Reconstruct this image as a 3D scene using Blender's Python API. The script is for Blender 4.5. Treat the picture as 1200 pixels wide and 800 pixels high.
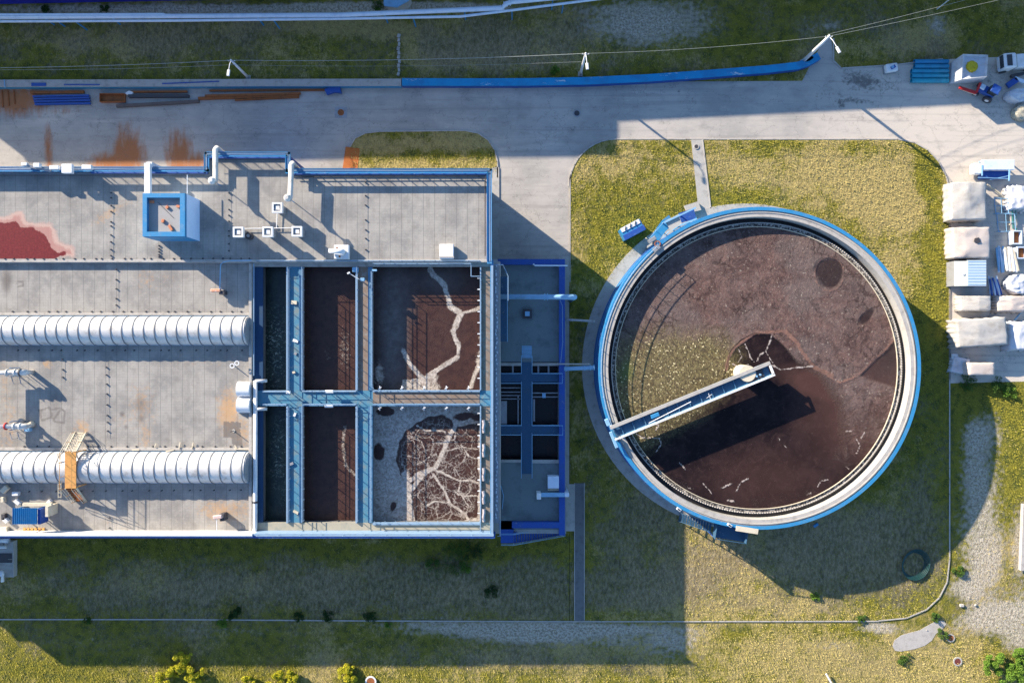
import bpy, bmesh, math, random
import numpy as np
from mathutils import Vector, Matrix
from mathutils.geometry import delaunay_2d_cdt
random.seed(7); RNG = np.random.default_rng(11)
for o in list(bpy.data.objects): bpy.data.objects.remove(o)
S = bpy.context.scene; COL = S.collection

# ------------------------------------------------------------ camera, sky, sun, exposure
HC, F = 100.0, 850.0                       # camera height in metres, focal length in photo pixels
cam = bpy.data.cameras.new('camera'); cam.sensor_width = 36; cam.lens = 36 * F / 1200
cam.clip_end = 8000; cam.clip_start = 1
co = bpy.data.objects.new('camera', cam); COL.objects.link(co); co.location = (0, 0, HC); S.camera = co
SUN_EL, SUN_AZ = math.radians(19.3), math.radians(37.5)   # shadows run right and down in the photo
w = bpy.data.worlds.new('World'); S.world = w; w.use_nodes = True
wn = w.node_tree; bg = wn.nodes['Background']
sky = wn.nodes.new('ShaderNodeTexSky'); sky.sky_type = 'NISHITA'; sky.sun_disc = False
sky.sun_elevation = SUN_EL; sky.sun_rotation = -(math.pi/2 - SUN_AZ); sky.air_density = 1.0; sky.dust_density = 0.3; sky.ozone_density = 4.0
wn.links.new(sky.outputs[0], bg.inputs[0]); bg.inputs[1].default_value = 0.112
sl = bpy.data.lights.new('sun', 'SUN'); sl.energy = 5.0; sl.angle = math.radians(0.5); sl.color = (1.0, 0.87, 0.70)
so = bpy.data.objects.new('sun', sl); COL.objects.link(so); so.location = (-60, 50, 60)
so.rotation_euler = Vector((math.cos(SUN_AZ)*math.cos(SUN_EL), -math.sin(SUN_AZ)*math.cos(SUN_EL), -math.sin(SUN_EL))).to_track_quat('-Z', 'Y').to_euler()
S.view_settings.view_transform = 'Standard'; S.view_settings.look = 'None'
S.view_settings.gamma = 1.0; S.view_settings.exposure = 1.35

# ------------------------------------------------------------ helpers
def P(px, py, z=0.0):                      # a photo pixel to the world point seen there at height z
    k = (HC - z) / F
    return ((px - 600) * k, (400 - py) * k, z)
def P2(px, py, z=0.0):
    p = P(px, py, z); return (p[0], p[1])
def link(o): COL.objects.link(o); return o
def tag(o, label=None, cat=None, group=None, kind=None):
    if label: o['label'] = label
    if cat: o['category'] = cat
    if group: o['group'] = group
    if kind: o['kind'] = kind
    return o
def empty(name, loc, label=None, cat=None, group=None):
    o = bpy.data.objects.new(name, None); o.empty_display_size = 0.3; link(o); o.location = loc
    return tag(o, label, cat, group)
def copy_tree(o, parent=None):
    c = o.copy(); link(c)
    if parent is not None: c.parent = parent
    for ch in o.children: copy_tree(ch, c)
    return c
def wloc(o):
    v = Vector((0, 0, 0))
    while o is not None: v += Vector(o.location); o = o.parent
    return v
class MB:
    def __init__(s): s.v = []; s.f = []
    def add(s, vs, fs):
        n = len(s.v); s.v += [tuple(v) for v in vs]; s.f += [tuple(i + n for i in f) for f in fs]; return s
    def box(s, x0, y0, z0, x1, y1, z1):
        x0, x1 = min(x0, x1), max(x0, x1); y0, y1 = min(y0, y1), max(y0, y1)
        return s.add([(x0,y0,z0),(x1,y0,z0),(x1,y1,z0),(x0,y1,z0),(x0,y0,z1),(x1,y0,z1),(x1,y1,z1),(x0,y1,z1)],
                     [(0,3,2,1),(4,5,6,7),(0,1,5,4),(1,2,6,5),(2,3,7,6),(3,0,4,7)])
    def pbox(s, px0, py0, px1, py1, z0, z1, zr=None):        # footprint given in photo pixels as seen at height zr
        a = P2(px0, py0, z1 if zr is None else zr); b = P2(px1, py1, z1 if zr is None else zr)
        return s.box(a[0], a[1], z0, b[0], b[1], z1)
    def obox(s, c, size, rz=0, tilt=None):
        M = Matrix.Translation(c) @ Matrix.Rotation(rz, 4, 'Z')
        if tilt is not None: M = M @ Matrix.Rotation(tilt[1], 4, tilt[0])
        a, b, d = size[0]/2, size[1]/2, size[2]/2
        vs = [M @ Vector(q) for q in [(-a,-b,-d),(a,-b,-d),(a,b,-d),(-a,b,-d),(-a,-b,d),(a,-b,d),(a,b,d),(-a,b,d)]]
        return s.add(vs, [(0,3,2,1),(4,5,6,7),(0,1,5,4),(1,2,6,5),(2,3,7,6),(3,0,4,7)])
    def prism(s, poly, z0, z1):
        n = len(poly); A = sum(poly[i][0]*poly[(i+1)%n][1] - poly[(i+1)%n][0]*poly[i][1] for i in range(n))
        if A < 0: poly = poly[::-1]
        return s.add([(p[0],p[1],z0) for p in poly] + [(p[0],p[1],z1) for p in poly],
                     [tuple(range(n))[::-1], tuple(range(n, 2*n))] + [(i, (i+1)%n, n+(i+1)%n, n+i) for i in range(n)])
    def tube(s, pts, r, n=8, r2=None):
        pts = [Vector(p) for p in pts]; m = len(pts); rings = []
        for i, p in enumerate(pts):
            d = (pts[min(i+1, m-1)] - pts[max(i-1, 0)]).normalized()
            u = d.cross(Vector((0,0,1)));
            if u.length < 1e-3: u = Vector((1,0,0))
            u.normalize(); v = d.cross(u).normalized()
            rr = r if r2 is None else r + (r2 - r) * i / (m - 1)
            sc = 1.0
            if 0 < i < m-1:
                a = (pts[i]-pts[i-1]).normalized(); b = (pts[i+1]-pts[i]).normalized()
                sc = min(1.6, 1/max(.4, math.cos(a.angle(b)/2)))
            rings.append([p + (u*math.cos(t) * sc + v*math.sin(t)) * rr for t in [2*math.pi*j/n for j in range(n)]])
        vs = [q for R in rings for q in R]; fs = []
        for i in range(m-1):
            for j in range(n): fs.append((i*n+j, i*n+(j+1)%n, (i+1)*n+(j+1)%n, (i+1)*n+j))
        fs.append(tuple(range(n))[::-1]); fs.append(tuple(range((m-1)*n, m*n)))
        return s.add(vs, fs)
    def bar(s, a, b, wd, h):                                 # a straight rectangular bar from a to b
        a, b = Vector(a), Vector(b); d = (b-a).normalized(); u = d.cross(Vector((0,0,1)))
        if u.length < 1e-3: u = Vector((1,0,0))
        u.normalize(); v = u.cross(d).normalized(); q = []
        for p in (a, b):
            for su, sv in ((-1,-1),(1,-1),(1,1),(-1,1)): q.append(p + u*su*wd/2 + v*sv*h/2)
        return s.add(q, [(0,1,2,3),(7,6,5,4),(0,4,5,1),(1,5,6,2),(2,6,7,3),(3,7,4,0)])
    def ring(s, cx, cy, r0, r1, z0, z1, n=160, a0=0, a1=2*math.pi):
        full = abs(a1 - a0 - 2*math.pi) < 1e-6; m = n if full else n+1; vs = []
        for i in range(m):
            t = a0 + (a1-a0)*i/n; c, q = math.cos(t), math.sin(t)
            vs += [(cx+r0*c,cy+r0*q,z0),(cx+r1*c,cy+r1*q,z0),(cx+r1*c,cy+r1*q,z1),(cx+r0*c,cy+r0*q,z1)]
        fs = []
        for i in range(n):
            a, b = 4*i, 4*((i+1)%m)
            fs += [(a,b,b+1,a+1),(a+1,b+1,b+2,a+2),(a+2,b+2,b+3,a+3),(a+3,b+3,b,a)]
        if not full: fs += [(0,1,2,3), (4*n+3,4*n+2,4*n+1,4*n)]
        return s.add(vs, fs)
    def cyl(s, x, y, z0, z1, r, n=16, r2=None):
        r2 = r if r2 is None else r2
        vs = [(x+r*math.cos(2*math.pi*j/n), y+r*math.sin(2*math.pi*j/n), z0) for j in range(n)] + \
             [(x+r2*math.cos(2*math.pi*j/n), y+r2*math.sin(2*math.pi*j/n), z1) for j in range(n)]
        return s.add(vs, [tuple(range(n))[::-1], tuple(range(n,2*n))] + [(j,(j+1)%n,n+(j+1)%n,n+j) for j in range(n)])
    def build(s, name, m, parent=None, smooth=False, loc=None, bevel=0):
        me = bpy.data.meshes.new(name)
        if parent is not None: org = wloc(parent)
        elif loc is not None: org = Vector(loc)
        else:
            a = np.array([tuple(v) for v in s.v]); org = Vector(((a[:,0].min()+a[:,0].max())/2, (a[:,1].min()+a[:,1].max())/2, a[:,2].min()))
        me.from_pydata([(v[0]-org[0], v[1]-org[1], v[2]-org[2]) for v in s.v], [], s.f); me.update()
        bm = bmesh.new(); bm.from_mesh(me); bmesh.ops.recalc_face_normals(bm, faces=bm.faces)
        if bevel:
            bmesh.ops.bevel(bm, geom=[e for e in bm.edges if len(e.link_faces)==2 and e.calc_face_angle(0) > .6], offset=bevel, segments=1, affect='EDGES')
        bm.to_mesh(me); bm.free()
        if m: me.materials.append(m)
        if smooth: me.shade_smooth()
        o = bpy.data.objects.new(name, me); link(o)
        if parent is not None: o.parent = parent
        else: o.location = org
        return o
def rb(px, py, w_, h_, z0, z1, rot=0):                       # centred rotated box from pixels
    p = P(px, py, z1); k = (HC - z1)/F
    return MB().obox((p[0], p[1], (z0+z1)/2), (w_*k, h_*k, z1-z0), math.radians(rot))

# ------------------------------------------------------------ material helpers
MATS = {}
class NT:
    def __init__(s, name, rough=.85, metal=0, spec=.3):
        s.m = bpy.data.materials.new(name); s.m.use_nodes = True; s.t = s.m.node_tree
        s.b = s.t.nodes['Principled BSDF']; s.b.inputs['Roughness'].default_value = rough
        s.b.inputs['Metallic'].default_value = metal; s.b.inputs['Specular IOR Level'].default_value = spec
        g = s.t.nodes.new('ShaderNodeNewGeometry'); s.pos = g.outputs['Position']; s.geo = g
    def L(s, a, b): s.t.links.new(a, b)
    def put(s, inp, v):
        if isinstance(v, (int, float)): inp.default_value = v
        elif isinstance(v, (tuple, list)): inp.default_value = tuple(v) + ((1,) if len(v) == 3 and len(inp.default_value) == 4 else ())
        else: s.L(v, inp)
    def math(s, op, a, b=0.0, c=None, clamp=False):
        n = s.t.nodes.new('ShaderNodeMath'); n.operation = op; n.use_clamp = clamp
        s.put(n.inputs[0], a); s.put(n.inputs[1], b)
        if c is not None: s.put(n.inputs[2], c)
        return n.outputs[0]
    def noise(s, scale, detail=4, rough=.55, vec=None, dist=0, col=False):
        n = s.t.nodes.new('ShaderNodeTexNoise'); n.inputs['Scale'].default_value = scale; n.inputs['Detail'].default_value = detail
        n.inputs['Roughness'].default_value = rough; n.inputs['Distortion'].default_value = dist
        s.L(vec if vec is not None else s.pos, n.inputs['Vector']); return n.outputs[1 if col else 0]
    def mapping(s, scale=(1,1,1), rot=0, vec=None, loc=(0,0,0)):
        n = s.t.nodes.new('ShaderNodeMapping'); n.inputs['Scale'].default_value = scale; n.inputs['Rotation'].default_value = (0,0,rot); n.inputs['Location'].default_value = loc
        s.L(vec if vec is not None else s.pos, n.inputs['Vector']); return n.outputs[0]
    def vadd(s, a, b, f=1.0):
        n = s.t.nodes.new('ShaderNodeVectorMath'); n.operation = 'MULTIPLY_ADD'; s.L(b, n.inputs[0]); n.inputs[1].default_value = (f,f,f); s.L(a, n.inputs[2]); return n.outputs[0]
    def step(s, v, lo, hi):
        n = s.t.nodes.new('ShaderNodeMapRange'); n.interpolation_type = 'SMOOTHSTEP'; s.put(n.inputs[0], v)
        n.inputs[1].default_value = lo; n.inputs[2].default_value = hi; return n.outputs[0]
    def mix(s, f, a, b, mode='MIX'):
        n = s.t.nodes.new('ShaderNodeMix'); n.data_type = 'RGBA'; n.blend_type = mode; s.put(n.inputs[0], f); s.put(n.inputs[6], a); s.put(n.inputs[7], b); return n.outputs[2]
    def attr(s, name):
        n = s.t.nodes.new('ShaderNodeAttribute'); n.attribute_name = name; return n.outputs['Fac']
    def vor(s, scale, feat='F1', vec=None, rnd=1.0, out='Distance'):
        n = s.t.nodes.new('ShaderNodeTexVoronoi'); n.feature = feat; n.inputs['Scale'].default_value = scale; n.inputs['Randomness'].default_value = rnd
        s.L(vec if vec is not None else s.pos, n.inputs['Vector']); return n.outputs[out]
    def bump(s, h, dist=.05, strength=1.0):
        n = s.t.nodes.new('ShaderNodeBump'); n.inputs['Distance'].default_value = dist; n.inputs['Strength'].default_value = strength
        s.L(h, n.inputs['Height']); s.L(n.outputs[0], s.b.inputs['Normal'])
    def out(s, c, rough=None):
        s.put(s.b.inputs['Base Color'], c)
        if rough is not None: s.put(s.b.inputs['Roughness'], rough)
        return s.m
def PM(name, c, dirt=None, amt=.35, scale=1.2, rough=.6, metal=0, bump=0.0, fine=.12, spec=.35, chip=0):
    """painted / plain material: base colour, a dirt colour in noise patches, fine value jitter"""
    n = NT(name, rough, metal, spec)
    if dirt is None: dirt = tuple(x*.55 for x in c)
    m = n.step(n.noise(scale, 6, .65), .45, .75)
    col = n.mix(n.math('MULTIPLY', m, amt), c, dirt)
    f = n.noise(9, 3, .6); v = n.math('MULTIPLY_ADD', f, fine*2, 1-fine)
    if chip:
        ch = n.step(n.noise(2.6, 8, .8), .60, .64); col = n.mix(n.math('MULTIPLY', ch, chip), col, (.40,.40,.38))
        ch = n.step(n.noise(1.7, 8, .8, vec=n.mapping((1,1,1), 0, None, (31,7,3))), .60, .68); col = n.mix(n.math('MULTIPLY', ch, chip*.8), col, (.16,.10,.07))
    hs = n.t.nodes.new('ShaderNodeHueSaturation'); n.L(col, hs.inputs['Color']); n.L(v, hs.inputs['Value'])
    if bump: n.bump(n.noise(14, 4), bump)
    return n.out(hs.outputs[0], n.math('MULTIPLY_ADD', m, .15, rough-.05, clamp=True))
BLUE   = PM('blue_paint', (.028,.215,.44), (.12,.24,.36), .6, 1.2, .55, chip=.6, fine=.22)
DBLUE  = PM('deep_blue_paint', (.020,.075,.32), (.04,.10,.22), .6, 1.0, .55, chip=.5, fine=.2)
LBLUE  = PM('light_blue_paint', (.22,.42,.62), (.15,.25,.33), .5, 1.4, .5, chip=.4)
STEELB = PM('steel_blue_paint', (.065,.17,.29), (.16,.26,.32), .6, 1.5, .55)
TEAL   = PM('teal_deck_paint', (.06,.20,.30), (.20,.22,.20), .9, .7, .75, bump=.01, chip=.7)
RAILM  = PM('pale_blue_rail_paint', (.22,.33,.46), (.15,.20,.25), .5, 2, .45, chip=.4)
WHITE  = PM('white_paint', (.72,.73,.74), (.45,.43,.40), .5, 1.3, .5)
SILVER = PM('aluminium_cladding', (.62,.61,.59), (.36,.34,.31), .9, .9, .45, metal=.15)
CONC   = PM('concrete', (.42,.40,.37), (.22,.21,.19), .7, .9, .9, bump=.015)
PCONC  = PM('pale_concrete', (.42,.395,.365), (.25,.23,.21), .8, 1.2, .9, bump=.012)
DCONC  = PM('dark_concrete', (.16,.16,.16), (.08,.08,.08), .6, 1.5, .95, bump=.02)
WALLM  = PM('wall_plaster', (.36,.36,.35), (.22,.22,.21), .6, .5, .9)
BROWN  = PM('rust_stained_deck', (.21,.155,.12), (.27,.26,.25), .8, 1.6, .85, bump=.01)
RUST   = PM('rusty_steel', (.30,.10,.03), (.12,.05,.03), .9, 2.0, .85, bump=.02)
ORANGE = PM('ochre_steel', (.58,.30,.09), (.36,.15,.05), .8, 2.5, .6)
DARK   = PM('dark_steel', (.05,.05,.06), (.10,.07,.05), .6, 2.0, .6)
TARP   = PM('white_tarpaulin', (.47,.45,.42), (.31,.28,.24), .8, .7, .55, bump=.06)
RED    = PM('red_paint', (.5,.03,.03), None, .4, 2, .5)
GREY   = PM('grey_metal', (.32,.33,.35), (.2,.18,.16), .6, 1.5, .5, metal=.3)
GLASS  = PM('dark_glass', (.03,.04,.05), (.05,.05,.05), .2, 1, .15, spec=.6)
CABLE  = PM('cable_sheath', (.30,.31,.28), None, .3, 2, .7)
PALE   = PM('bleached_timber', (.62,.55,.42), (.4,.33,.24), .6, 2, .8)

# ------------------------------------------------------------ numpy fields (photo pixel space)
_lat = RNG.random((256, 256))
def vnoise(x, y):
    xi = np.floor(x).astype(int); yi = np.floor(y).astype(int); fx = x-xi; fy = y-yi
    fx = fx*fx*(3-2*fx); fy = fy*fy*(3-2*fy)
    a = _lat[xi%256, yi%256]; b = _lat[(xi+1)%256, yi%256]; c = _lat[xi%256, (yi+1)%256]; d = _lat[(xi+1)%256, (yi+1)%256]
    return (a*(1-fx)+b*fx)*(1-fy) + (c*(1-fx)+d*fx)*fy
def fbm(x, y, s, o=4):
    r = 0; a = .5; t = 0
    for i in range(o):
        r = r + a*vnoise(x/s+17.3*i, y/s+9.1*i); t += a; a *= .5; s *= .5
    return r/t
def ell(x, y, cx, cy, rx, ry, ang=0, soft=.6):
    c, s = math.cos(math.radians(ang)), math.sin(math.radians(ang))
    u = ((x-cx)*c + (y-cy)*s)/rx; v = (-(x-cx)*s + (y-cy)*c)/ry
    return np.clip((1 + soft - np.sqrt(u*u+v*v)) / (2*soft), 0, 1)
def pld(x, y, pts):                        # distance to a polyline
    d = np.full(np.shape(x), 1e9)
    for (ax, ay), (bx, by) in zip(pts[:-1], pts[1:]):
        vx, vy = bx-ax, by-ay; t = np.clip(((x-ax)*vx + (y-ay)*vy)/(vx*vx+vy*vy+1e-9), 0, 1)
        d = np.minimum(d, np.hypot(x-ax-t*vx, y-ay-t*vy))
    return d
def inside(x, y, poly):
    r = np.zeros(np.shape(x), bool); n = len(poly)
    for i in range(n):
        ax, ay = poly[i]; bx, by = poly[(i+1)%n]
        if ay == by: continue
        c = ((ay > y) != (by > y)) & (x < (bx-ax)*(y-ay)/(by-ay) + ax); r ^= c
    return r
def sdf(x, y, poly):                       # positive inside
    d = pld(x, y, list(poly)+[poly[0]]); return np.where(inside(x, y, poly), d, -d)
def arc(cx, cy, r, a0, a1, n=10):          # pixel-space arc, degrees, y down
    return [(cx + r*math.cos(math.radians(a0+(a1-a0)*i/n)), cy + r*math.sin(math.radians(a0+(a1-a0)*i/n))) for i in range(n+1)]
def set_attrs(me, attrs):
    for k, v in attrs.items():
        a = me.attributes.new(k, 'FLOAT', 'POINT'); a.data.foreach_set('value', np.ascontiguousarray(v, dtype=np.float32))
def sheet(name, poly_px, z, m, step=None, attrs=None, parent=None, holes=()):
    """flat sheet filling a pixel polygon at height z, with interior points when attributes are wanted"""
    poly = np.array(poly_px, float); pts = [tuple(p) for p in poly]; edges = [(i, (i+1)%len(pts)) for i in range(len(pts))]
    for h in holes:
        b = len(pts); pts += [tuple(p) for p in h]; edges += [(b+i, b+(i+1)%len(h)) for i in range(len(h))]
    if step:
        gx, gy = np.meshgrid(np.arange(poly[:,0].min(), poly[:,0].max(), step), np.arange(poly[:,1].min(), poly[:,1].max(), step))
        gx = (gx + RNG.uniform(-.2, .2, gx.shape)*step).ravel(); gy = (gy + RNG.uniform(-.2, .2, gy.shape)*step).ravel()
        ok = sdf(gx, gy, [tuple(p) for p in poly]) > step*.4
        for h in holes: ok &= sdf(gx, gy, h) < -step*.4
        pts += list(zip(gx[ok].tolist(), gy[ok].tolist()))
    vs, es, fs, *_ = delaunay_2d_cdt([Vector(p) for p in pts], edges, [], 1, 1e-4)
    va = np.array([tuple(v) for v in vs]); k = (HC - z)/F
    wx = (va[:,0]-600)*k; wy = (400-va[:,1])*k
    org = wloc(parent) if parent is not None else Vector((wx.mean(), wy.mean(), z))
    me = bpy.data.meshes.new(name)
    me.from_pydata([(x-org[0], y-org[1], z-org[2]) for x, y in zip(wx, wy)], [], [tuple(f)[::-1] for f in fs]); me.update()
    if attrs: set_attrs(me, attrs(va[:,0], va[:,1]))
    me.materials.append(m); o = bpy.data.objects.new(name, me); link(o)
    if len(me.polygons) and me.polygons[0].normal.z < 0: me.flip_normals()
    if parent is not None: o.parent = parent
    else: o.location = org
    return o

# ------------------------------------------------------------ ground
SL = lambda x0, y0, x1, y1, x, y: 0
def f_dry(x, y):
    v = .30 + .75*(fbm(x, y*1.3, 60, 5)-.5) + .85*(fbm(x+300, y, 20, 5)-.5)
    E = [(60,42,35,10,0,.35),(130,45,40,12,0,.4),(215,42,30,16,0,.4),(275,32,30,12,0,.45),(390,32,90,10,2,.75),(450,36,25,9,0,.6),(160,60,60,14,0,.4),(330,60,60,12,0,.2),(600,70,80,14,0,.25),(880,60,60,14,0,.3),  # real dry patches, with some added to lighten shaded verge grass by colour
         (540,60,60,22,0,.25),(520,70,40,10,0,.3),(1050,52,60,12,-3,.55),(940,66,35,8,-5,.4),(1090,45,30,22,0,.4),(1180,30,26,18,0,.25),(640,35,60,22,0,.3),
         (500,170,85,12,0,.5),(545,165,25,12,0,.6),(440,172,40,8,0,.3),(500,195,90,8,0,.55),
         (740,185,70,22,0,.3),(850,190,40,18,0,.35),(700,235,35,40,0,.25),(960,205,140,38,6,.42),(1060,255,40,70,0,.5),(1010,225,70,40,20,.35),(900,175,120,10,0,.0),
         (790,640,60,70,0,.3),(860,660,60,60,35,.45),(780,700,60,30,0,.2),(930,710,70,14,0,.35),(940,620,60,25,0,.3),(980,660,70,40,0,.25),(1060,560,30,120,0,.15),
         (250,690,260,34,0,.16),(480,690,180,34,0,.16),(330,680,120,22,0,.1),(380,760,18,40,0,.5),(230,760,24,26,45,.35),(900,770,120,30,0,.35),(1020,780,110,30,0,.4),(560,770,120,14,0,.2),
         (1150,700,40,40,0,.4),(1170,640,24,60,0,.3),(1120,770,60,30,0,.2),(700,770,60,20,0,.1)]
    for a in E: v = v + a[5]*ell(x, y, *a[:5], soft=.8)
    G = [(40,85,60,8,.4),(200,62,80,12,.25),(700,90,160,8,.35),(870,40,60,30,.5),(1130,60,40,20,.3),(470,182,40,8,.4),(540,182,60,5,.3),
         (730,260,40,30,.3),(1090,260,14,140,.45),(950,175,140,7,.2),(860,235,50,12,.3),(1085,200,12,30,.4),(1090,470,24,160,.5),(1100,600,16,60,.5),
         (1050,700,50,10,.35),(960,690,50,10,.2),(540,655,70,22,.5),(150,650,200,14,.35),(400,650,120,10,.4),(160,715,300,10,.3),(100,760,120,30,.35),(690,650,60,60,.15),
         (1180,470,50,30,.7),(1135,480,24,40,.6),(1185,560,20,60,.5),(1130,640,16,30,.6),(1125,690,16,30,.5),(1060,770,30,16,.2),(890,740,40,8,.2)]
    for cx, cy, rx, ry, a in G: v = v - a*ell(x, y, cx, cy, rx, ry, 0, .8)
    return v
def f_bare(x, y):
    v = .18*(fbm(x, y, 22, 4)-.5) + np.zeros(np.shape(x))
    E = [(765,28,58,32,0,.7),(700,25,60,25,0,.35),(835,20,40,30,0,.25),(470,60,8,30,0,.3),(1098,30,14,13,0,.7),(975,30,16,9,0,.6),(945,35,14,20,0,.4),(225,11,330,7,0,.9),(470,8,100,6,0,.8),
         (545,736,110,11,2,.75),(640,745,70,16,0,.6),(700,735,60,6,0,.6),(760,745,60,14,-6,.5),(800,755,30,16,0,.45),(120,724,260,3,0,.3),(260,738,90,6,0,.4),(90,750,30,10,0,.3),(165,760,30,12,0,.25),
         (1148,600,26,86,6,.75),(1140,540,14,34,0,.35),(1148,505,26,20,0,.45),(1165,665,24,40,20,.45),(1190,725,34,26,-20,.85),(1140,728,50,14,-8,.6),(1125,690,20,14,0,.5),(1030,735,30,8,5,.8),
         (975,755,40,8,0,.45),(1110,760,30,14,0,.3),(1200,760,20,20,0,.5),(880,735,50,8,0,.3),(1197,630,10,50,0,.7),(760,770,50,12,0,.25),(400,760,30,12,0,.2)]
    for a in E: v = v + a[5]*ell(x, y, *a[:5], soft=.7)
    return v
def f_soil_shade(x, y):
    v = .9*(fbm(x+70, y+20, 26, 5)-.5) + .28*np.clip((96-y)/8, 0, 1) + .26*np.clip((y-640)/20, 0, 1)*np.clip((700-x)/40, 0, 1)*np.clip((790-y)/14, 0, 1) + .15*np.clip((x-690)/30,0,1)*np.clip((1100-x)/30,0,1)*np.clip((y-560)/60,0,1)*np.clip((730-y)/20,0,1)  # brown earth patches, plus a duller shade tone painted over the shaded ground
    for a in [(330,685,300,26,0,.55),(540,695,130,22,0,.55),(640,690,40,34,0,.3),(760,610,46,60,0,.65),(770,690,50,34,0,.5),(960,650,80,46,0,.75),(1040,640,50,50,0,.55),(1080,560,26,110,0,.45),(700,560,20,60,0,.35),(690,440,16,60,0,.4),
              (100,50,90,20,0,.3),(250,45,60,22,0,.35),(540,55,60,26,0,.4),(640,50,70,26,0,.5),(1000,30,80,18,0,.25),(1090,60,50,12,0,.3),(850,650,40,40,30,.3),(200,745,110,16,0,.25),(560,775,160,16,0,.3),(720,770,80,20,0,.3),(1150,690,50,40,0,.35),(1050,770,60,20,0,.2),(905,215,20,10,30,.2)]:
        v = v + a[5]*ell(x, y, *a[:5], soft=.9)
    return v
def g_attrs(x, y): return {'dry': f_dry(x, y), 'bare': f_bare(x, y), 'soil_shade': f_soil_shade(x, y)}
def ground_mat():
    n = NT('grass_ground', .95, 0, .1)
    warp = n.noise(.8, 3, .6, col=True)
    v1 = n.mapping((1.0, .5, 1), math.radians(-50))
    fine = n.noise(3.2, 6, .72, vec=v1); mid = n.noise(.9, 5, .6); tiny = n.noise(9, 3, .7, vec=v1)
    d = n.math('ADD', n.attr('dry'), n.math('MULTIPLY', n.math('SUBTRACT', fine, .5), 1.6)); d = n.math('ADD', d, n.math('MULTIPLY', n.math('SUBTRACT', n.noise(.7, 8, .75), .5), 2.0))
    dry = n.step(d, .25, .85)
    gm = n.mix(n.step(mid, .4, .65), (.200,.180,.026), (.070,.084,.022))
    gm = n.mix(n.step(tiny, .5, .7), gm, (.27,.25,.045))
    dm = n.mix(n.step(n.noise(1.6, 4, .6), .4, .65), (.40,.31,.12), (.24,.19,.08))
    dm = n.mix(n.step(tiny, .45, .7), dm, (.52,.43,.19))
    c = n.mix(dry, gm, dm)
    so_ = n.step(n.math('ADD', n.attr('soil_shade'), n.math('MULTIPLY', n.math('SUBTRACT', n.noise(1.8, 8, .75), .5), 1.6)), .15, .8)
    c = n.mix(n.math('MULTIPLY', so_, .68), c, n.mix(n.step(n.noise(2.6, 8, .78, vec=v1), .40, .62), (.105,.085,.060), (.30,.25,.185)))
    b = n.math('ADD', n.attr('bare'), n.math('MULTIPLY', n.math('SUBTRACT', n.noise(1.6, 9, .8), .5), 2.6))
    bc = n.mix(n.step(n.noise(3.2, 8, .78), .42, .60), (.60,.54,.45), (.24,.205,.16))
    c = n.mix(n.math('MULTIPLY', n.step(b, .35, .75), .85), c, bc)
    n.bump(n.math('ADD', fine, n.math('MULTIPLY', tiny, .5)), .22)
    return n.out(c)
GROUND = ground_mat()
def axis(lo, hi, st, far):
    a = np.arange(lo, hi+st, st); e = np.array([4, 12, 40, 150, 600, far]); return np.concatenate([(lo-e)[::-1], a, hi+e])
gx = axis(-76, 76, .25, 2500); gy = axis(-52, 52, .25, 2500)
X, Y = np.meshgrid(gx, gy); nx, ny = len(gx), len(gy)
me = bpy.data.meshes.new('ground')
vv = np.stack([X.ravel(), Y.ravel(), np.zeros(X.size)], 1)
ii = (np.arange(ny-1)[:,None]*nx + np.arange(nx-1)[None,:]).ravel(); quads = np.stack([ii, ii+1, ii+nx+1, ii+nx], 1)
me.vertices.add(len(vv)); me.vertices.foreach_set('co', vv.ravel()); me.loops.add(quads.size); me.loops.foreach_set('vertex_index', quads.ravel())
me.polygons.add(len(quads)); me.polygons.foreach_set('loop_start', np.arange(len(quads))*4); me.update(calc_edges=True)
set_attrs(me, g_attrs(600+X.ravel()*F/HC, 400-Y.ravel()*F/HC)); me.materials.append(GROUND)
tag(link(bpy.data.objects.new('ground', me)), kind='structure')

# road
def road_attrs(x, y):
    rust = np.zeros(x.shape); dirt = np.zeros(x.shape); pale = np.zeros(x.shape); wet = np.zeros(x.shape)
    for a in [(15,117,40,16,1.3),(60,130,40,6,.6),(5,128,24,8,.7),(57,178,5,26,1.1),(150,183,16,30,1.3),(128,190,24,12,1.1),(165,185,5,18,.6),(210,182,14,26,1.2),(230,190,30,12,1.0),(100,108,40,5,.4),(270,108,60,5,.4),(140,112,12,6,.4),(1125,190,10,24,.25),(690,100,60,6,.2)]:
        rust = np.maximum(rust, a[4]*ell(x, y, *a[:4], soft=.9))
    for a in [(1010,95,28,12,10,.9),(1040,100,22,14,0,.6),(985,110,10,16,0,.5),(1000,118,30,4,5,.8),(965,112,14,4,0,.6),(985,122,6,6,0,.9),(1165,95,30,25,0,.5),(671,150,10,5,20,.6),(676,133,5,5,0,.8),(795,108,3,3,0,.9),(113,175,4,20,0,.45),(1180,150,8,4,0,.3),(620,260,50,40,0,.3),(25,128,14,4,0,.6),(1000,128,60,3,-3,.3),(1150,415,40,10,0,.35),(1125,410,12,30,0,.4)]:
        dirt = np.maximum(dirt, a[5]*ell(x, y, *a[:5], soft=.8))
    for a in [(60,138,60,10,-12,.8),(110,142,60,6,-8,.6),(140,110,24,14,0,.5),(340,110,60,10,0,.4),(620,170,60,26,0,.5),(870,97,30,6,-2,.6),(650,165,30,10,40,.5),(735,117,5,4,0,.6),(525,148,8,4,0,.7),(1042,102,8,14,20,.9),(630,210,30,40,0,.4),(430,110,50,6,0,.4),(1060,90,30,10,0,.3),(950,150,8,5,0,.6),(820,122,6,3,0,.5),(1170,75,14,20,0,.4)]:
        pale = np.maximum(pale, a[5]*ell(x, y, *a[:5], soft=.8))
    return {'rust': rust, 'dirt': dirt, 'pale': pale, 'lot': np.clip((x-900)/200, 0, 1)}
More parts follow.
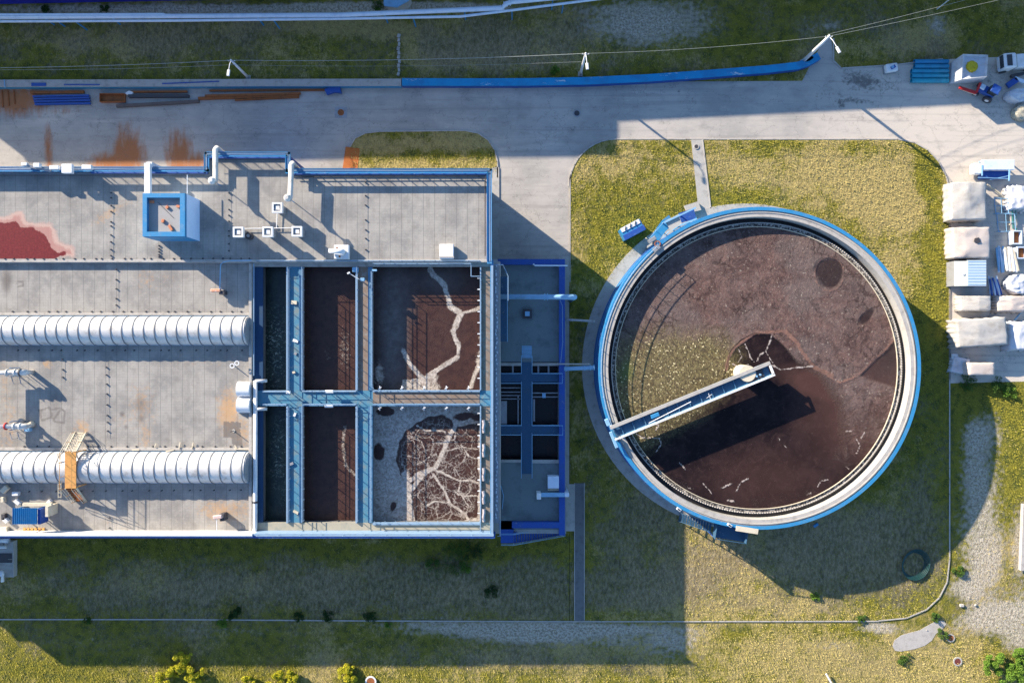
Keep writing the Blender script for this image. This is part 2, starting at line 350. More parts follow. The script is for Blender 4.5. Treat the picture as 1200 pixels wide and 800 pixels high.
def road_mat():
    n = NT('worn_road_surface', .9, 0, .25)
    big = n.noise(.12, 5, .6); fine = n.noise(6, 6, .75); streak = n.noise(1.6, 6, .65, vec=n.mapping((.08, 1.0, 1)))
    c = n.mix(n.step(big, .35, .65), (.45,.415,.38), (.33,.315,.295))
    c = n.mix(n.step(n.attr('lot'), 0, 1), c, (.57,.51,.44))
    c = n.mix(n.math('MULTIPLY', n.step(streak, .45, .75), .45), c, (.46,.43,.39))
    c = n.mix(n.math('MULTIPLY', n.step(fine, .5, .8), .35), c, (.22,.21,.205))
    p = n.step(n.math('ADD', n.attr('pale'), n.math('MULTIPLY', n.math('SUBTRACT', streak, .5), 1.1)), .3, .9)
    c = n.mix(n.math('MULTIPLY', p, .7), c, (.58,.53,.46))
    blot = n.noise(.7, 8, .72, vec=n.mapping((.5, 1.0, 1))); c = n.mix(n.math('MULTIPLY', n.step(blot, .50, .68), .38), c, (.20,.19,.18))
    c = n.mix(n.math('MULTIPLY', n.step(blot, .46, .30), .45), c, (.54,.48,.41))
    trk = n.noise(1.1, 5, .6, vec=n.mapping((.03, 1.2, 1))); c = n.mix(n.math('MULTIPLY', n.step(trk, .52, .66), .28), c, (.19,.185,.18))
    vs = n.noise(1.3, 6, .7, vec=n.mapping((1.0, .25, 1)))
    r = n.step(n.math('ADD', n.attr('rust'), n.math('MULTIPLY', n.math('SUBTRACT', vs, .5), 1.4)), .25, 1.0)
    c = n.mix(n.math('MULTIPLY', r, .9), c, (.36,.13,.04))
    d = n.step(n.math('ADD', n.attr('dirt'), n.math('MULTIPLY', n.math('SUBTRACT', n.noise(1.8, 8, .75), .5), 2.2)), .42, .9)
    c = n.mix(n.math('MULTIPLY', d, .75), c, (.09,.085,.08))
    cr = n.vor(.22, 'DISTANCE_TO_EDGE', vec=n.vadd(n.pos, n.noise(.8, 4, .6, col=True), 2.5))
    c = n.mix(n.math('MULTIPLY', n.math('LESS_THAN', cr, .0045), .5), c, (.14,.135,.13))
    n.bump(fine, .02)
    return n.out(c)
ROAD = road_mat()
road_px = [(-80,100),(940,95),(956,64),(966,46),(974,44),(977,72),(986,80),(1050,76),(1100,70),(1290,62),(1290,446),(1190,447),(1112,449),(1112,330),(667,330),(667,420),(-80,420)]
tag(sheet('road', road_px, .006, ROAD, 3.5, road_attrs), kind='structure')

# lawns inside kerbs
LB = arc(722,218,55,180,270,10) + [(1052,163)] + [(1072,167),(1088,176),(1100,189),(1109,206),(1113,224)] + [(1113,655),(1110,682),(1101,700),(1086,714),(1062,724),(1030,727),(668,728)]
LA = [(410,205)] + [(410,172),(416,162),(428,156),(445,154)] + [(545,153),(560,156),(572,164),(580,176),(583,190),(583,208)]
LC = [(-80,622),(667,622),(667,727),(-80,725)]
def kerb(pts, closed, z=.13, wd=.16):
    m = MB(); W = [Vector(P(x, y, z)) for x, y in pts]
    for a, b in zip(W, W[1:] + ([W[0]] if closed else [])):
        d = (b-a); 
        if d.length < 1e-4: continue
        d.normalize(); m.bar(a - d*.03 - Vector((0,0,.1)), b + d*.03 - Vector((0,0,.1)), wd, .2)
    return m
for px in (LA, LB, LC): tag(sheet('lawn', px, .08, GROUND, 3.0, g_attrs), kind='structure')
for pts in (LB[:-1], LA[1:], [(-80,725.5),(200,725.5),(420,727),(668,728),(1030,727.6)], [(668,330),(668,205)], [(1113.5,445),(1113.5,226)],
            [(977,45),(977,71),(986,80),(1050,76),(1105,69)]):
    tag(kerb(pts, False).build('kerb', PCONC), kind='structure')
# paths and slabs
tag(MB().prism([P2(*q, .11) for q in [(810,164),(823,164),(832,240),(833,250),(819,250)]], .0, .11).build('path', CONC), kind='structure')
tag(kerb([(823.5,164),(833,244)], False, .16, .14).build('kerb', PCONC), kind='structure')
tag(MB().prism([P2(*q, .12) for q in [(673,566),(685,566),(685,727),(673,727)]], .0, .12).build('path', DCONC), kind='structure')
for xx in (673.4, 684.8): tag(kerb([(xx,566),(xx,726)], False, .17, .1).build('kerb', PCONC), kind='structure')
tag(MB().prism([P2(*q, .14) for q in [(655,567),(673,567),(673,622),(655,622)]], .0, .14).build('pavement', CONC), kind='structure')
def oval(cx, cy, rx, ry, ang, n=26, j=.06):
    r = random.Random(int(cx*7+cy)); c, s = math.cos(math.radians(ang)), math.sin(math.radians(ang)); out = []
    for i in range(n):
        t = 2*math.pi*i/n; u, v = rx*math.cos(t)*(1+r.uniform(-j,j)), ry*math.sin(t)*(1+r.uniform(-j,j)); out.append((cx+u*c-v*s, cy+u*s+v*c))
    return out
tag(MB().prism([P2(*q, .03) for q in [(1046,757),(1048,750),(1056,744),(1066,741),(1078,738),(1090,731),(1098,727),(1106,727),(1109,731),(1103,738),(1097,742),(1092,750),(1084,756),(1072,760),(1056,763),(1049,762)]], .0, .03).build('pavement', PCONC), kind='structure')
# low concrete edging strip along the west side of annex
tag(MB().pbox(655,300,667,567,0,.13).build('pavement', CONC), kind='structure')
tag(MB().pbox(577,196,585,310,0,.13).build('pavement', CONC), kind='structure')

# grass blades, one mass
def blades():
    N = 520000
    x = RNG.uniform(-40, 1240, N); y = RNG.uniform(-30, 830, N)
    d = f_dry(x, y); b = f_bare(x, y) + .5*(fbm(x, y, 7, 3)-.5)
    z0 = np.zeros(N); ok = np.zeros(N, bool)
    north = (y < 92) & ~inside(x, y, road_px) & (y > 22 - .02*x)
    la = sdf(x, y, LA) > 1.5; lb = sdf(x, y, LB) > 1.5; lc = sdf(x, y, LC) > 1.5
    tank = np.hypot(x-874.5, y-430) < 190
    lb &= ~tank & ~inside(x, y, [(806,160),(826,160),(836,252),(816,252)]) & ~((x > 652) & (x < 688) & (y > 290))
    south = (y > 730) & (x < 1300) & ~((np.abs(x-1076) < 34) & (np.abs(y-745) < 17)); east = (x > 1117) & (y > 452)
    ok = north | la | lb | (lc & (y > 600)) | south | east
    ok &= RNG.random(N) > np.clip(b*1.9, 0, .96); ok &= RNG.random(N) > np.clip(f_soil_shade(x, y)*1.3, 0, .8)
    x, y, d = x[ok], y[ok], d[ok]; isl = (la | lb | lc)[ok]; n = len(x)
    wx = (x-600)*HC/F; wy = (400-y)*HC/F; wz = np.where(isl, .08, 0.0)
    dry = np.clip(d + RNG.normal(0, .3, n), 0, 1)
    clump = fbm(x, y, 5, 2)
    L = RNG.uniform(.10, .30, n)*(.7+.7*clump)
    th = np.radians(-52 + 25*(fbm(x+90, y, 70, 2)-.5)*4) + RNG.normal(0, .55, n); th = np.where(RNG.random(n) < .25, RNG.uniform(0, 6.28, n), th)
    el = np.radians(RNG.uniform(12, 60, n)); W = RNG.uniform(.018, .04, n)
    dx, dy = np.cos(th), np.sin(th)
    base = np.stack([wx, wy, wz], 1); tip = base + np.stack([dx*L*np.cos(el), dy*L*np.cos(el), L*np.sin(el)], 1)
    side = np.stack([-dy*W, dx*W, np.zeros(n)], 1); mid = base*.45+tip*.55 + np.stack([np.zeros(n)]*2+[L*.08], 1)
    V = np.stack([base-side*.6, base+side*.6, mid+side*.8, tip, mid-side*.8], 1).reshape(-1, 3)
    i = np.arange(n)*5; fq = np.stack([i, i+1, i+2, i+4], 1); ft = np.stack([i+4, i+2, i+3], 1)
    me = bpy.data.meshes.new('grass'); me.vertices.add(len(V)); me.vertices.foreach_set('co', V.ravel())
    li = np.concatenate([fq.ravel(), ft.ravel()]); me.loops.add(len(li)); me.loops.foreach_set('vertex_index', li)
    me.polygons.add(2*n); me.polygons.foreach_set('loop_start', np.concatenate([np.arange(n)*4, 4*n+np.arange(n)*3]))
    me.update(calc_edges=True)
    set_attrs(me, {'dry': np.repeat(dry, 5), 'rnd': np.repeat(RNG.random(n), 5)})
    m = NT('grass_blade', .8, 0, .15)
    g = m.mix(m.attr('rnd'), (.12,.13,.018), (.38,.33,.045)); s_ = m.mix(m.attr('rnd'), (.33,.27,.10), (.50,.42,.17))
    c = m.mix(m.step(m.attr('dry'), .3, .75), g, s_); m.out(c); me.materials.append(m.m)
    return link(bpy.data.objects.new('grass', me))
tag(blades(), 'mown green and straw coloured grass covering the lawns and verges', 'grass', kind='stuff')

# ------------------------------------------------------------ treatment building (left)
ZU, ZL, ZD, ZP = 10.6, 10.15, 10.1, 11.6; ZW = ZD - 1.65
XW = P(-260, 0, ZU)[0]                                         # west end, beyond the frame
def roof_attrs(x, y):
    red = np.where((y < 310), sdf(x, y, [(-390,262),(8,261),(18,259),(24,266),(40,267),(44,271),(52,274),(57,283),(60,290),(68,296),(77,295),(78,299),(66,302),(60,306),(-390,306)]), -99.0)
    halo = np.where((y < 310), sdf(x, y, [(-390,250),(6,252),(20,246),(28,246),(32,258),(45,260),(58,259),(66,266),(69,280),(78,285),(88,288),(90,303),(-390,307)]), -99.0)
    ru = np.zeros(x.shape)
    for a in [(268,483,12,22,0,.9),(283,505,12,18,0,.6),(97,500,8,10,0,.7),(165,475,16,30,0,.45),(148,492,14,8,0,.4),(262,598,28,12,0,.7),(8,328,8,14,0,.3),(128,250,26,6,-35,.5),(150,235,12,5,-35,.4),(172,330,14,20,0,.35),
              (30,622,30,6,0,.4),(230,420,60,18,0,.25),(55,426,5,5,0,.7),(170,510,8,20,0,.5),(10,500,12,50,0,.45),(6,450,6,50,0,.4),(280,590,16,6,0,.5),(120,610,60,14,0,.2),(200,325,30,14,0,.25)]:
        ru = np.maximum(ru, a[5]*ell(x, y, *a[:5], soft=.9))
    dk = np.zeros(x.shape)
    for a in [(8,330,6,14,0,.9),(68,465,16,12,-20,.55),(60,485,13,9,0,.3),(208,472,12,36,0,.35),(190,345,12,8,0,.2),(275,600,20,14,0,.3),(301,292,10,10,0,.5),(300,283,16,14,0,.3),(165,475,6,14,0,.6),(143,485,3,3,0,.8),(148,500,3,3,0,.7),(520,245,46,44,0,.16),(500,230,30,3,-25,.25),(240,487,8,6,0,.3),
              (235,365,60,6,0,.15),(90,230,60,3,0,.2),(300,200,30,8,0,.2),(530,250,20,10,0,.25),(165,490,4,6,0,.7)]:
        dk = np.maximum(dk, a[5]*ell(x, y, *a[:5], soft=.7))
    for cx, cy, w_, h_, a in [(272,503,10,9,.85),(278,518,6,5,.7),(207,500,11,12,.25),(215,445,8,25,.3),(192,336,12,10,.25),(236,490,5,6,.3)]:
        dk = np.maximum(dk, a*((np.abs(x-cx) < w_) & (np.abs(y-cy) < h_)))
    for pts in ([(47,481),(58,477),(61,488),(49,493),(46,480)],[(61,480),(70,478),(76,482),(75,495),(64,494),(61,488)],[(70,481),(64,490)],[(22,330),(27,330),(27,335),(21,336)]):
        dk = np.maximum(dk, np.clip(1.9-pld(x, y, pts), 0, 1)*.7)
    return {'red': red, 'halo': halo-2.0, 'rust': ru, 'dark': dk}
def roof_mat():
    n = NT('felt_sheet_roof', .9, 0, .2)
    a = n.noise(.35, 6, .65); b = n.noise(3.5, 6, .7); st = n.noise(1.4, 5, .65, vec=n.mapping((1, .12, 1)))
    c = n.mix(n.step(a, .35, .68), (.36,.34,.31), (.235,.225,.215))
    c = n.mix(n.math('MULTIPLY', n.step(st, .45, .75), .45), c, (.23,.21,.19))
    c = n.mix(n.math('MULTIPLY', n.step(b, .5, .8), .45), c, (.50,.45,.37))
    pt = n.noise(.9, 8, .75); c = n.mix(n.math('MULTIPLY', n.step(pt, .52, .66), .35), c, (.21,.19,.165)); c = n.mix(n.math('MULTIPLY', n.step(pt, .46, .34), .3), c, (.47,.43,.37))
    bt = n.t.nodes.new('ShaderNodeTexBrick'); bt.offset = 0; n.L(n.pos, bt.inputs['Vector']); bt.inputs['Scale'].default_value = 1
    bt.inputs['Brick Width'].default_value = 1.36; bt.inputs['Row Height'].default_value = 40; bt.inputs['Mortar Size'].default_value = .035; bt.inputs['Mortar Smooth'].default_value = .4
    bt2 = n.t.nodes.new('ShaderNodeTexBrick'); bt2.offset = 0; n.L(n.pos, bt2.inputs['Vector']); bt2.inputs['Scale'].default_value = 1
    bt2.inputs['Brick Width'].default_value = .68; bt2.inputs['Row Height'].default_value = .34; bt2.inputs['Mortar Size'].default_value = .03; bt2.inputs['Mortar Smooth'].default_value = .6
    c = n.mix(n.math('MULTIPLY', bt2.outputs['Fac'], n.math('MULTIPLY', n.step(b, .3, .6), .28)), c, (.17,.16,.15))
    c = n.mix(n.math('MULTIPLY', bt.outputs['Fac'], .45), c, (.15,.145,.14))
    ws = n.math('MULTIPLY', n.math('SUBTRACT', n.noise(1.3, 8, .75), .5), 14)
    ru = n.step(n.math('ADD', n.attr('rust'), n.math('MULTIPLY', n.math('SUBTRACT', n.noise(2.2, 7, .7), .5), 1.5)), .22, .8)
    c = n.mix(n.math('MULTIPLY', ru, .7), c, (.50,.29,.13))
    dk = n.math('ADD', n.attr('dark'), n.math('MULTIPLY', n.math('SUBTRACT', n.noise(3, 6, .7), .5), .35))
    c = n.mix(n.math('MULTIPLY', n.step(dk, .12, .9), .75), c, (.13,.115,.105))
    h = n.math('ADD', n.attr('halo'), ws); r = n.math('ADD', n.attr('red'), n.math('MULTIPLY', ws, .6))
    hz = n.step(h, -2.5, 2.5); rim = n.math('MULTIPLY', hz, n.math('SUBTRACT', 1.0, n.step(h, 2, 6)))
    c = n.mix(n.math('MULTIPLY', hz, .8), c, (.42,.20,.17)); c = n.mix(n.math('MULTIPLY', rim, .6), c, (.54,.42,.35))
    rz = n.step(r, -.6, .8); c = n.mix(rz, c, n.mix(n.step(b, .4, .7), (.13,.014,.018), (.19,.024,.026)))
    n.bump(n.math('SUBTRACT', b, n.math('MULTIPLY', bt.outputs['Fac'], .8)), .012)
    return n.out(c, n.math('SUBTRACT', .9, n.math('MULTIPLY', rz, .45)))
ROOF = roof_mat()
tb = empty('treatment_building', P(280, 420, 0), 'long flat-roofed treatment building with blue parapets, grey felt roof and open aeration basins', 'building')
def box_part(name, m, *boxes, parent=tb, **k):
    for b in boxes: o = MB().pbox(*b[:4], b[4], b[5], b[6] if len(b) > 6 else None).build(name, m, parent, **k)
    return o
def wbox(mb, px0, py0, px1, py1, z0, z1, zr): a = P2(px0, py0, zr); b = P2(px1, py1, zr); mb.box(a[0], a[1], z0, b[0], b[1], z1); return mb
# outer walls (west wall beyond the frame too)
mb = MB()
wbox(mb, -260, 202, 570, 205, 0, ZU-.02, ZU); wbox(mb, 568, 205, 573, 306, 0, ZU-.02, ZU)
wbox(mb, -260, 205, -256, 624, 0, ZL-.02, ZU); wbox(mb, -256, 622, 586, 625, 0, ZD-.25, ZD); wbox(mb, 582, 306, 586, 622, 0, ZD-.25, ZD)
mb.build('wall', WALLM, tb)
# north facade windows
for px in range(-250, 560, 42):
    wbox(MB(), px, 201.4, px+16, 202.4, 4.5, 6.2, ZU).build('window', GLASS, tb)
for px in range(-250, 560, 42):
    wbox(MB(), px, 624.6, px+16, 625.8, 4.5, 6.2, ZU).build('window', GLASS, tb)
up = MB(); up.pbox(-260, 203, 571, 304.5, ZU-.4, ZU-.004); up.build('roof_slab', CONC, tb)
roof_u = sheet('roof', [(-259,204),(570.5,204),(570.5,304),(-259,304)], ZU, ROOF, 1.6, roof_attrs, tb)
lo = MB(); lo.pbox(-260, 306.5, 296, 625, ZL-.4, ZL-.004); lo.build('roof_slab', CONC, tb)
roof_l = sheet('roof', [(-259,308.5),(294,308.5),(294,624),(-259,624)], ZL, ROOF, 1.6, roof_attrs, tb)
box_part('roof_edge', PCONC, (-260,304,571,307.4,ZL-.3,ZU+.10,ZU), bevel=.02)
box_part('roof_edge', PCONC, (-260,366.5,292,369.5,ZL,ZL+.12,ZL), (-260,524,292,527.5,ZL,ZL+.14,ZL), bevel=.02)
box_part('roof_edge', PCONC, (292.5,308.5,296,624,ZL-.1,ZL+.32,ZL), bevel=.02)
ZS0 = ZP+.5  # extra parapet height, added to lengthen the southern shadow
# south parapet: blue wall with white pipe on top
box_part('parapet', DBLUE, (-260,627.3,580,630.6,ZD-.4,ZS0-.12,ZS0))
m = MB(); m.tube([P(-260,626.3,ZS0-.02), P(296,626.5,ZS0-.02)], .22, 10); m.build('coping', WHITE, tb, smooth=False)
m = MB(); m.pbox(296, 625.2, 578, 627.4, ZS0-.14, ZS0+.02); m.build('coping', RAILM, tb)
box_part('parapet_lining', WHITE, (-260,626.2,296,627.25,ZL,ZS0-.13,ZS0)); box_part('parapet_lining', RAILM, (296,626.2,578,627.25,ZD+.01,ZS0-.16,ZS0))
# north edge: low kerb, posts, blue cable tray
ZT = 11.72
def tray(pts, wd=.62):
    m = MB(); W = [Vector(P(x, y, ZT)) for x, y in pts]
    for a, b in zip(W[:-1], W[1:]):
        d = (b-a).normalized(); m.bar(a - d*wd/2, b + d*wd/2, wd*.95, .05)
        s = Vector((-d.y, d.x, 0))*wd*.45
        for k in (-1, 1): m.bar(a+s*k+Vector((0,0,.07)), b+s*k+Vector((0,0,.07)), .05, .14)
    return m
NP = [(-260,198.5),(242.5,198.5),(242.5,181),(337.5,181),(337.5,199.5),(571.5,201),(573.5,306)]
NP_L = [[(-260,198.5),(242.5,198.5)],[(242.5,198.5),(242.5,181)],[(242.5,181),(337.5,181)],[(337.5,181),(337.5,199)],[(337.5,200.5),(574,200.5)],[(573.6,200.5),(573.6,306)]]
for a in NP_L: tray(a).build('cable_tray', BLUE, tb)
m = MB()
for i, a in enumerate(NP_L):
    (x0, y0), (x1, y1) = a; L = math.hypot(x1-x0, y1-y0)/9.6
    px, py = -(y1-y0)/(L*9.6), (x1-x0)/(L*9.6)
    for kk, off in enumerate((.05, .14, .22)):
        q0 = Vector(P(x0, y0, ZT)); q1 = Vector(P(x1, y1, ZT)); s = Vector((px, -py, 0))
        n_ = max(2, int(L/3)); pts = [q0.lerp(q1, j/n_) + s*(off*1.4-.3+random.uniform(-.03,.03)) + Vector((0,0,.06)) for j in range(n_+1)]
        m.tube(pts, .035, 5)
m.build('cable', RAILM, tb)
def posts(pts, z0, z1, step, r, name, m_, parent, wd=None, off=0):
    first = None; c = 0
    W = [Vector(P(x, y, z1)) for x, y in pts]
    for a, b in zip(W[:-1], W[1:]):
        L = (b-a).length; n = max(1, round(L/step))
        for i in range(n+1):
            if i == 0 and c: continue
            p = a.lerp(b, i/n); c += 1
            if first is None:
                first = MB().cyl(p.x, p.y, z0, z1, r, 6).build(name, m_, parent); fp = p.copy()
                continue
            o = first.copy(); link(o); o.location = first.location + (p - fp)
    return first
posts([(-100,199),(240,199)], ZL, ZT, 1.3, .055, 'tray_post', BLUE, tb); posts([(245,181),(336,181)], ZL, ZT, 1.3, .055, 'tray_post', BLUE, tb); posts([(342,200.6),(568,200.6)], ZL, ZT, 1.3, .055, 'tray_post', BLUE, tb)
posts([(573.6,212),(573.6,302)], ZL, ZT, 1.5, .04, 'tray_post', BLUE, tb)
# lower coping behind the tray, with walls of the bay that stands proud
box_part('parapet', DBLUE, (-260,199.5,108,201.5,ZU-.3,ZU+1.08,ZU), (108,199.5,243,203.6,ZU-.3,ZU+.3,ZU), (240,183,340,186,0,ZU+.3,ZU), (240,186,244,204,0,ZU+.3,ZU), (336,186,340,204,0,ZU+.3,ZU), (340,200.5,572,205,ZU-.3,ZU+.3,ZU), (570.5,205,576,306,ZU-.3,ZU+.5,ZU))
sheet('roof', [(243,186),(337,186),(337,204),(243,204)], ZU-.002, ROOF, 1.6, roof_attrs, tb)
m = MB(); m.tube([P(-260,205.6,ZU+.9), P(240,205.6,ZU+.9)], .03, 6); m.tube([P(240,187,ZU+.9), P(336,187,ZU+.9)], .03, 6); m.tube([P(343,206,ZU+.8), P(568,206,ZU+.8)], .03, 6)
m.tube([P(569.2,207,ZU+.3), P(568.5,212,ZU+.3), P(568.5,300,ZU+.3)], .06, 6); m.tube([P(345,207.5,ZU+.3), P(560,206.5,ZU+.3), P(568,210,ZU+.3)], .05, 6)
m.build('cable', DARK, tb)

# walkways round the basins
CHANB = PM('channel_side', (.012,.05,.12), (.02,.05,.08), .6, 1, .6)
cols = [(296,308),(336,354.5),(417,437),(562.5,583)]
rows = [(303.5,312.5),(457.5,475.5),(612,625)]
for (a, b), mt in zip(cols, (CHANB, TEAL, BROWN, BROWN)):
    for (r0, r1) in ((312.5,457.5),(475.5,612)):
        mm = mt
        if a == 417 and r0 > 400: mm = TEAL
        box_part('walkway', mm, (a, r0, b, r1, ZD-.25, ZD))
        box_part('basin_wall', DCONC, (a+2, r0, b-2, r1, ZD-4, ZD-.252, ZD))
for (r0, r1), mt in zip(rows, (PCONC, TEAL, PM('stained_sill', (.36,.33,.26), (.22,.24,.22), .8, .8, .9))):
    box_part('walkway', mt, (296, r0, 583, r1, ZD-.25, ZD))
    box_part('basin_wall', DCONC, (296, r0+1.5, 583, r1-1.5, ZD-4, ZD-.252, ZD))
box_part('walkway', BROWN, (437,459,562,473.5,ZD+.002,ZD+.03,ZD))
# kick plates (upstands) along the walkways
def plate(x0, y0, x1, y1, m_, h=.26): return box_part('kick_plate', m_, (x0,y0,x1,y1,ZD-.3,ZD+h,ZD))
for r0, r1 in ((313,457),(476,612)):
    plate(336.3,r0,338,r1,RAILM,.3); plate(350.5,r0,354.5,r1,STEELB,.12)
    plate(417.2,r0,419,r1,RAILM,.3); plate(431.5,r0,436.6,r1,STEELB,.12)
    plate(562.5,r0,564,r1,RAILM,.25)
for x0, x1 in ((308,336),(354.5,417),(437,562.5)):
    plate(x0,457.3,x1,459,RAILM,.22); plate(x0,472.4,x1,475.6,STEELB,.12)
plate(437,612,562.5,614.5,RAILM,.2)
# east parapet and outer cable channel
box_part('parapet', BLUE, (575,306,578.3,627,ZD-.4,ZP,ZD))
box_part('coping', RAILM, (575.2,311,578,627,ZP+.01,ZP+.07,ZP))
box_part('cable_channel', GREY, (579,311,584.5,612,ZD-.9,ZD+.15,ZD))
r_ = random.Random(3)
for i in range(60):
    y = 312 + i*5 + r_.uniform(-1, 1); MB().obox(P(581.8+r_.uniform(-.8,.8), y, ZD+.2), (.14, r_.uniform(.15,.42), .08), r_.uniform(-.3,.3)).build('cable_clamp', WHITE, tb)
# railings on the basin deck: rail with posts
def railing(pts, z, h, step=1.35, m_=RAILM, r=.035, parent=tb, mid=True, name='railing'):
    mb = MB(); W = [P(x, y, z+h) for x, y in pts]; mb.tube(W, r, 6)
    if mid: mb.tube([(p[0], p[1], z+h*.55) for p in W], r*.9, 6)
    R = mb.build(name, m_, parent)
    W = [Vector(p) for p in W]; first = None
    for a, b in zip(W[:-1], W[1:]):
        n = max(1, round((b-a).length/step))
        for i in range(n+1):
            p = a.lerp(b, i/n)
            if first is None: first = MB().cyl(p.x, p.y, z, z+h, r*1.15, 6).build('post', m_, R); fp = p.copy(); continue
            if i == 0: continue
            o = first.copy(); link(o); o.location = first.location + (p-fp)
    return R
for pts in ([(337,313),(337,457)],[(353.5,313),(353.5,457)],[(418,313),(418,457)],[(435,318),(435,452),(438,457.6),(562,457.6)],
            [(337,476),(337,612)],[(353.5,476),(353.5,612)],[(418,476),(418,612)],[(434,476),(434,612)],
            [(354.5,458.6),(417,458.6)],[(308,459),(335,459)],[(308,474),(335,474)],[(355,474),(417,474)],[(437,474),(562,474)],
            [(563,325),(563,457)],[(563,476),(563,622)],[(437,613),(562,613)],[(300,305.2),(562,305.2)],[(437,308.6),(552,308.6)],
            [(577,311),(577,612)]):
    railing(pts, ZD, 1.2)
railing([(300,628),(578,628)], ZS0-.1, .9, 2.6, parent=tb)
railing([(552,309),(552,323.5),(562,323.5)], ZD, 1.1); railing([(576,310),(589.5,310),(595.5,323.5),(595.5,352)], ZD-.1, 1.0)
# small brackets along the basin edges
for x in (445,471,497,523,549):
    for y, s in ((456,-1),(476.5,1)):
        MB().obox(P(x, y+s*1.5, ZD-.05), (.12,.55,.14)).obox(P(x, y+s*1.5, ZD+.05), (.45,.10,.10), .5).build('bracket', WHITE, tb)
for y in list(range(326, 452, 13))+list(range(484, 608, 13)): MB().obox(P(561, y, ZD), (.3,.12,.12)).build('bracket', WHITE, tb)
# white main pipe along the basins' west side
pp = empty('white_pipe', P(299.5, 445, ZD), 'long white pipe running south beside the dark western channel, outlets turned east', 'pipe')
m = MB(); m.tube([P(299.3,446,ZD+.35), P(299.0,618,ZD+.35), P(298,624,ZD+.35)], .27, 12); m.build('pipe_run', WHITE, pp, smooth=True)
for y in (446.5, 479.5):
    m = MB(); m.tube([P(299.3,y,ZD+.4), P(303,y-.3,ZD+.45), P(313,y-.5,ZD+.3)], .20, 10); m.build('outlet', SILVER, pp, smooth=True)
MB().tube([P(299.2,587,ZD+.35), P(299.2,589,ZD+.35)], .34, 12).build('flange', DARK, pp)
m = MB(); m.tube([P(297.5,309,ZD+.5), P(297.5,440,ZD+.5)], .07, 6); m.build('conduit', RAILM, pp)

# ------------------------------------------------------------ water and sludge in the basins
def water_mat(name, c, c2, rough=.25, wav=6, bd=.02):
    n = NT(name, rough, 0, .4); f = n.noise(.5, 5, .6)
    col = n.mix(n.step(f, .35, .65), c, c2); n.bump(n.noise(wav, 4, .6), bd); return n, col
def basin3_attrs(x, y):
    u = x+(fbm(x, y, 22, 2)-.5)*9; v = y+(fbm(x+55, y, 22, 2)-.5)*9; wv = .7+.6*fbm(x+9, y, 18, 2)
    f1 = np.maximum.reduce([np.clip(1.5-pld(u, v, p)/(w_*wv), 0, 1) for p, w_ in [([(504,313),(522,333),(530,358),(540,368),(532,388),(537,403),(541,418),(522,430),(500,445),(478,452)],3.6),([(474,412),(482,430),(497,446),(500,456)],3.4),([(561,400),(561,433),(552,452)],3),([(562,360),(542,367)],1.6)]])
    f1 = np.maximum(f1, .9*ell(u,v,444,440,7,14,0)); veil = .8*ell(u, v, 460, 350, 20, 46, 0, .6)+.9*ell(u,v,460,425,16,46,0,.6)+.6*ell(u,v,515,325,22,14,0,.7)  # west-edge spot paints a small sun patch into the foam mask
    f1 = np.maximum(f1, .8*(sdf(u,v,[(472,446),(512,440),(530,452),(520,462),(470,462)])>0))
    return {'veil': veil, 'foam': f1*(1 - .97*ell(u,v,533,444,18,13,-20,.2))*(1-.9*ell(u,v,552,412,11,18,0,.25)), 'veins': .25*ell(x,y,520,380,60,80,0)}
def basin6_attrs(x, y):
    warp = (fbm(x, y, 14, 3)-.5)*5
    x2, y2 = x+warp, y+(fbm(x+77, y, 14, 3)-.5)*5
    L = [([(532,499),(528,507),(520,530),(510,548),(497,554),(480,562)],2.6),([(475,556),(477,575),(480,615)],4.6),([(510,551),(530,560),(562,566)],1.2),([(508,556),(520,575),(527,590),(545,602),(550,612)],1.4),([(527,590),(510,588),(500,592)],.9),([(533,575),(545,582),(562,582)],.7),([(489,498),(500,503),(522,506)],.9),([(540,560),(538,575),(550,595)],.6),([(478,512),(492,516),(500,530)],.6),([(545,612),(565,606)],2.6),([(497,556),(482,572)],2.4),([(505,534),(490,545)],.5),([(540,520),(550,535),(562,538)],.6),([(520,530),(540,524),(560,526)],.6)]
    f = np.maximum.reduce([np.clip(1.7-pld(x2, y2, p)/w_, 0, 1) for p, w_ in L])
    edge = sdf(x2, y2, [(470,560),(462,540),(466,520),(474,505),(488,494),(505,486),(519,485),(529,492),(532,499),(562,495),(562,614),(486,614),(480,590),(474,575)])
    island = np.clip(edge/3, 0, 1)
    hole = np.maximum.reduce([ell(x2,y2,451,481,11,5,0,.25), ell(x2,y2,543,488,12,4.5,-8,.3), ell(x2,y2,444,530,7,9,0,.25), ell(x2,y2,460,592,3,4,0,.3), ell(x2,y2,560,490,8,4,0,.3)])
    return {'foam': np.clip(np.maximum(f, 1-island)*(1-hole), 0, 1), 'veins': np.clip(edge/8, 0, 1)*(.5+.5*fbm(x, y, 20, 3)), 'edge': island}
def basin_plain(x, y):
    return {'foam': np.maximum(.42*ell(x,y,404,412,9,30,0), .35*ell(x,y,385,415,10,12,0)) if y.mean() < 460 else .6*np.clip(1.5-pld(x,y,[(404,500),(402,520),(405,545),(415,556)])/2.5,0,1), 'veins': np.zeros(x.shape)}
def fleck_attrs(x, y): return {'fleck': np.clip(ell(x,y,323,410,11,40,0,.8)+ell(x,y,329,535,9,36,0,.8)+.5*ell(x,y,318,395,8,14,0,.6),0,1)}
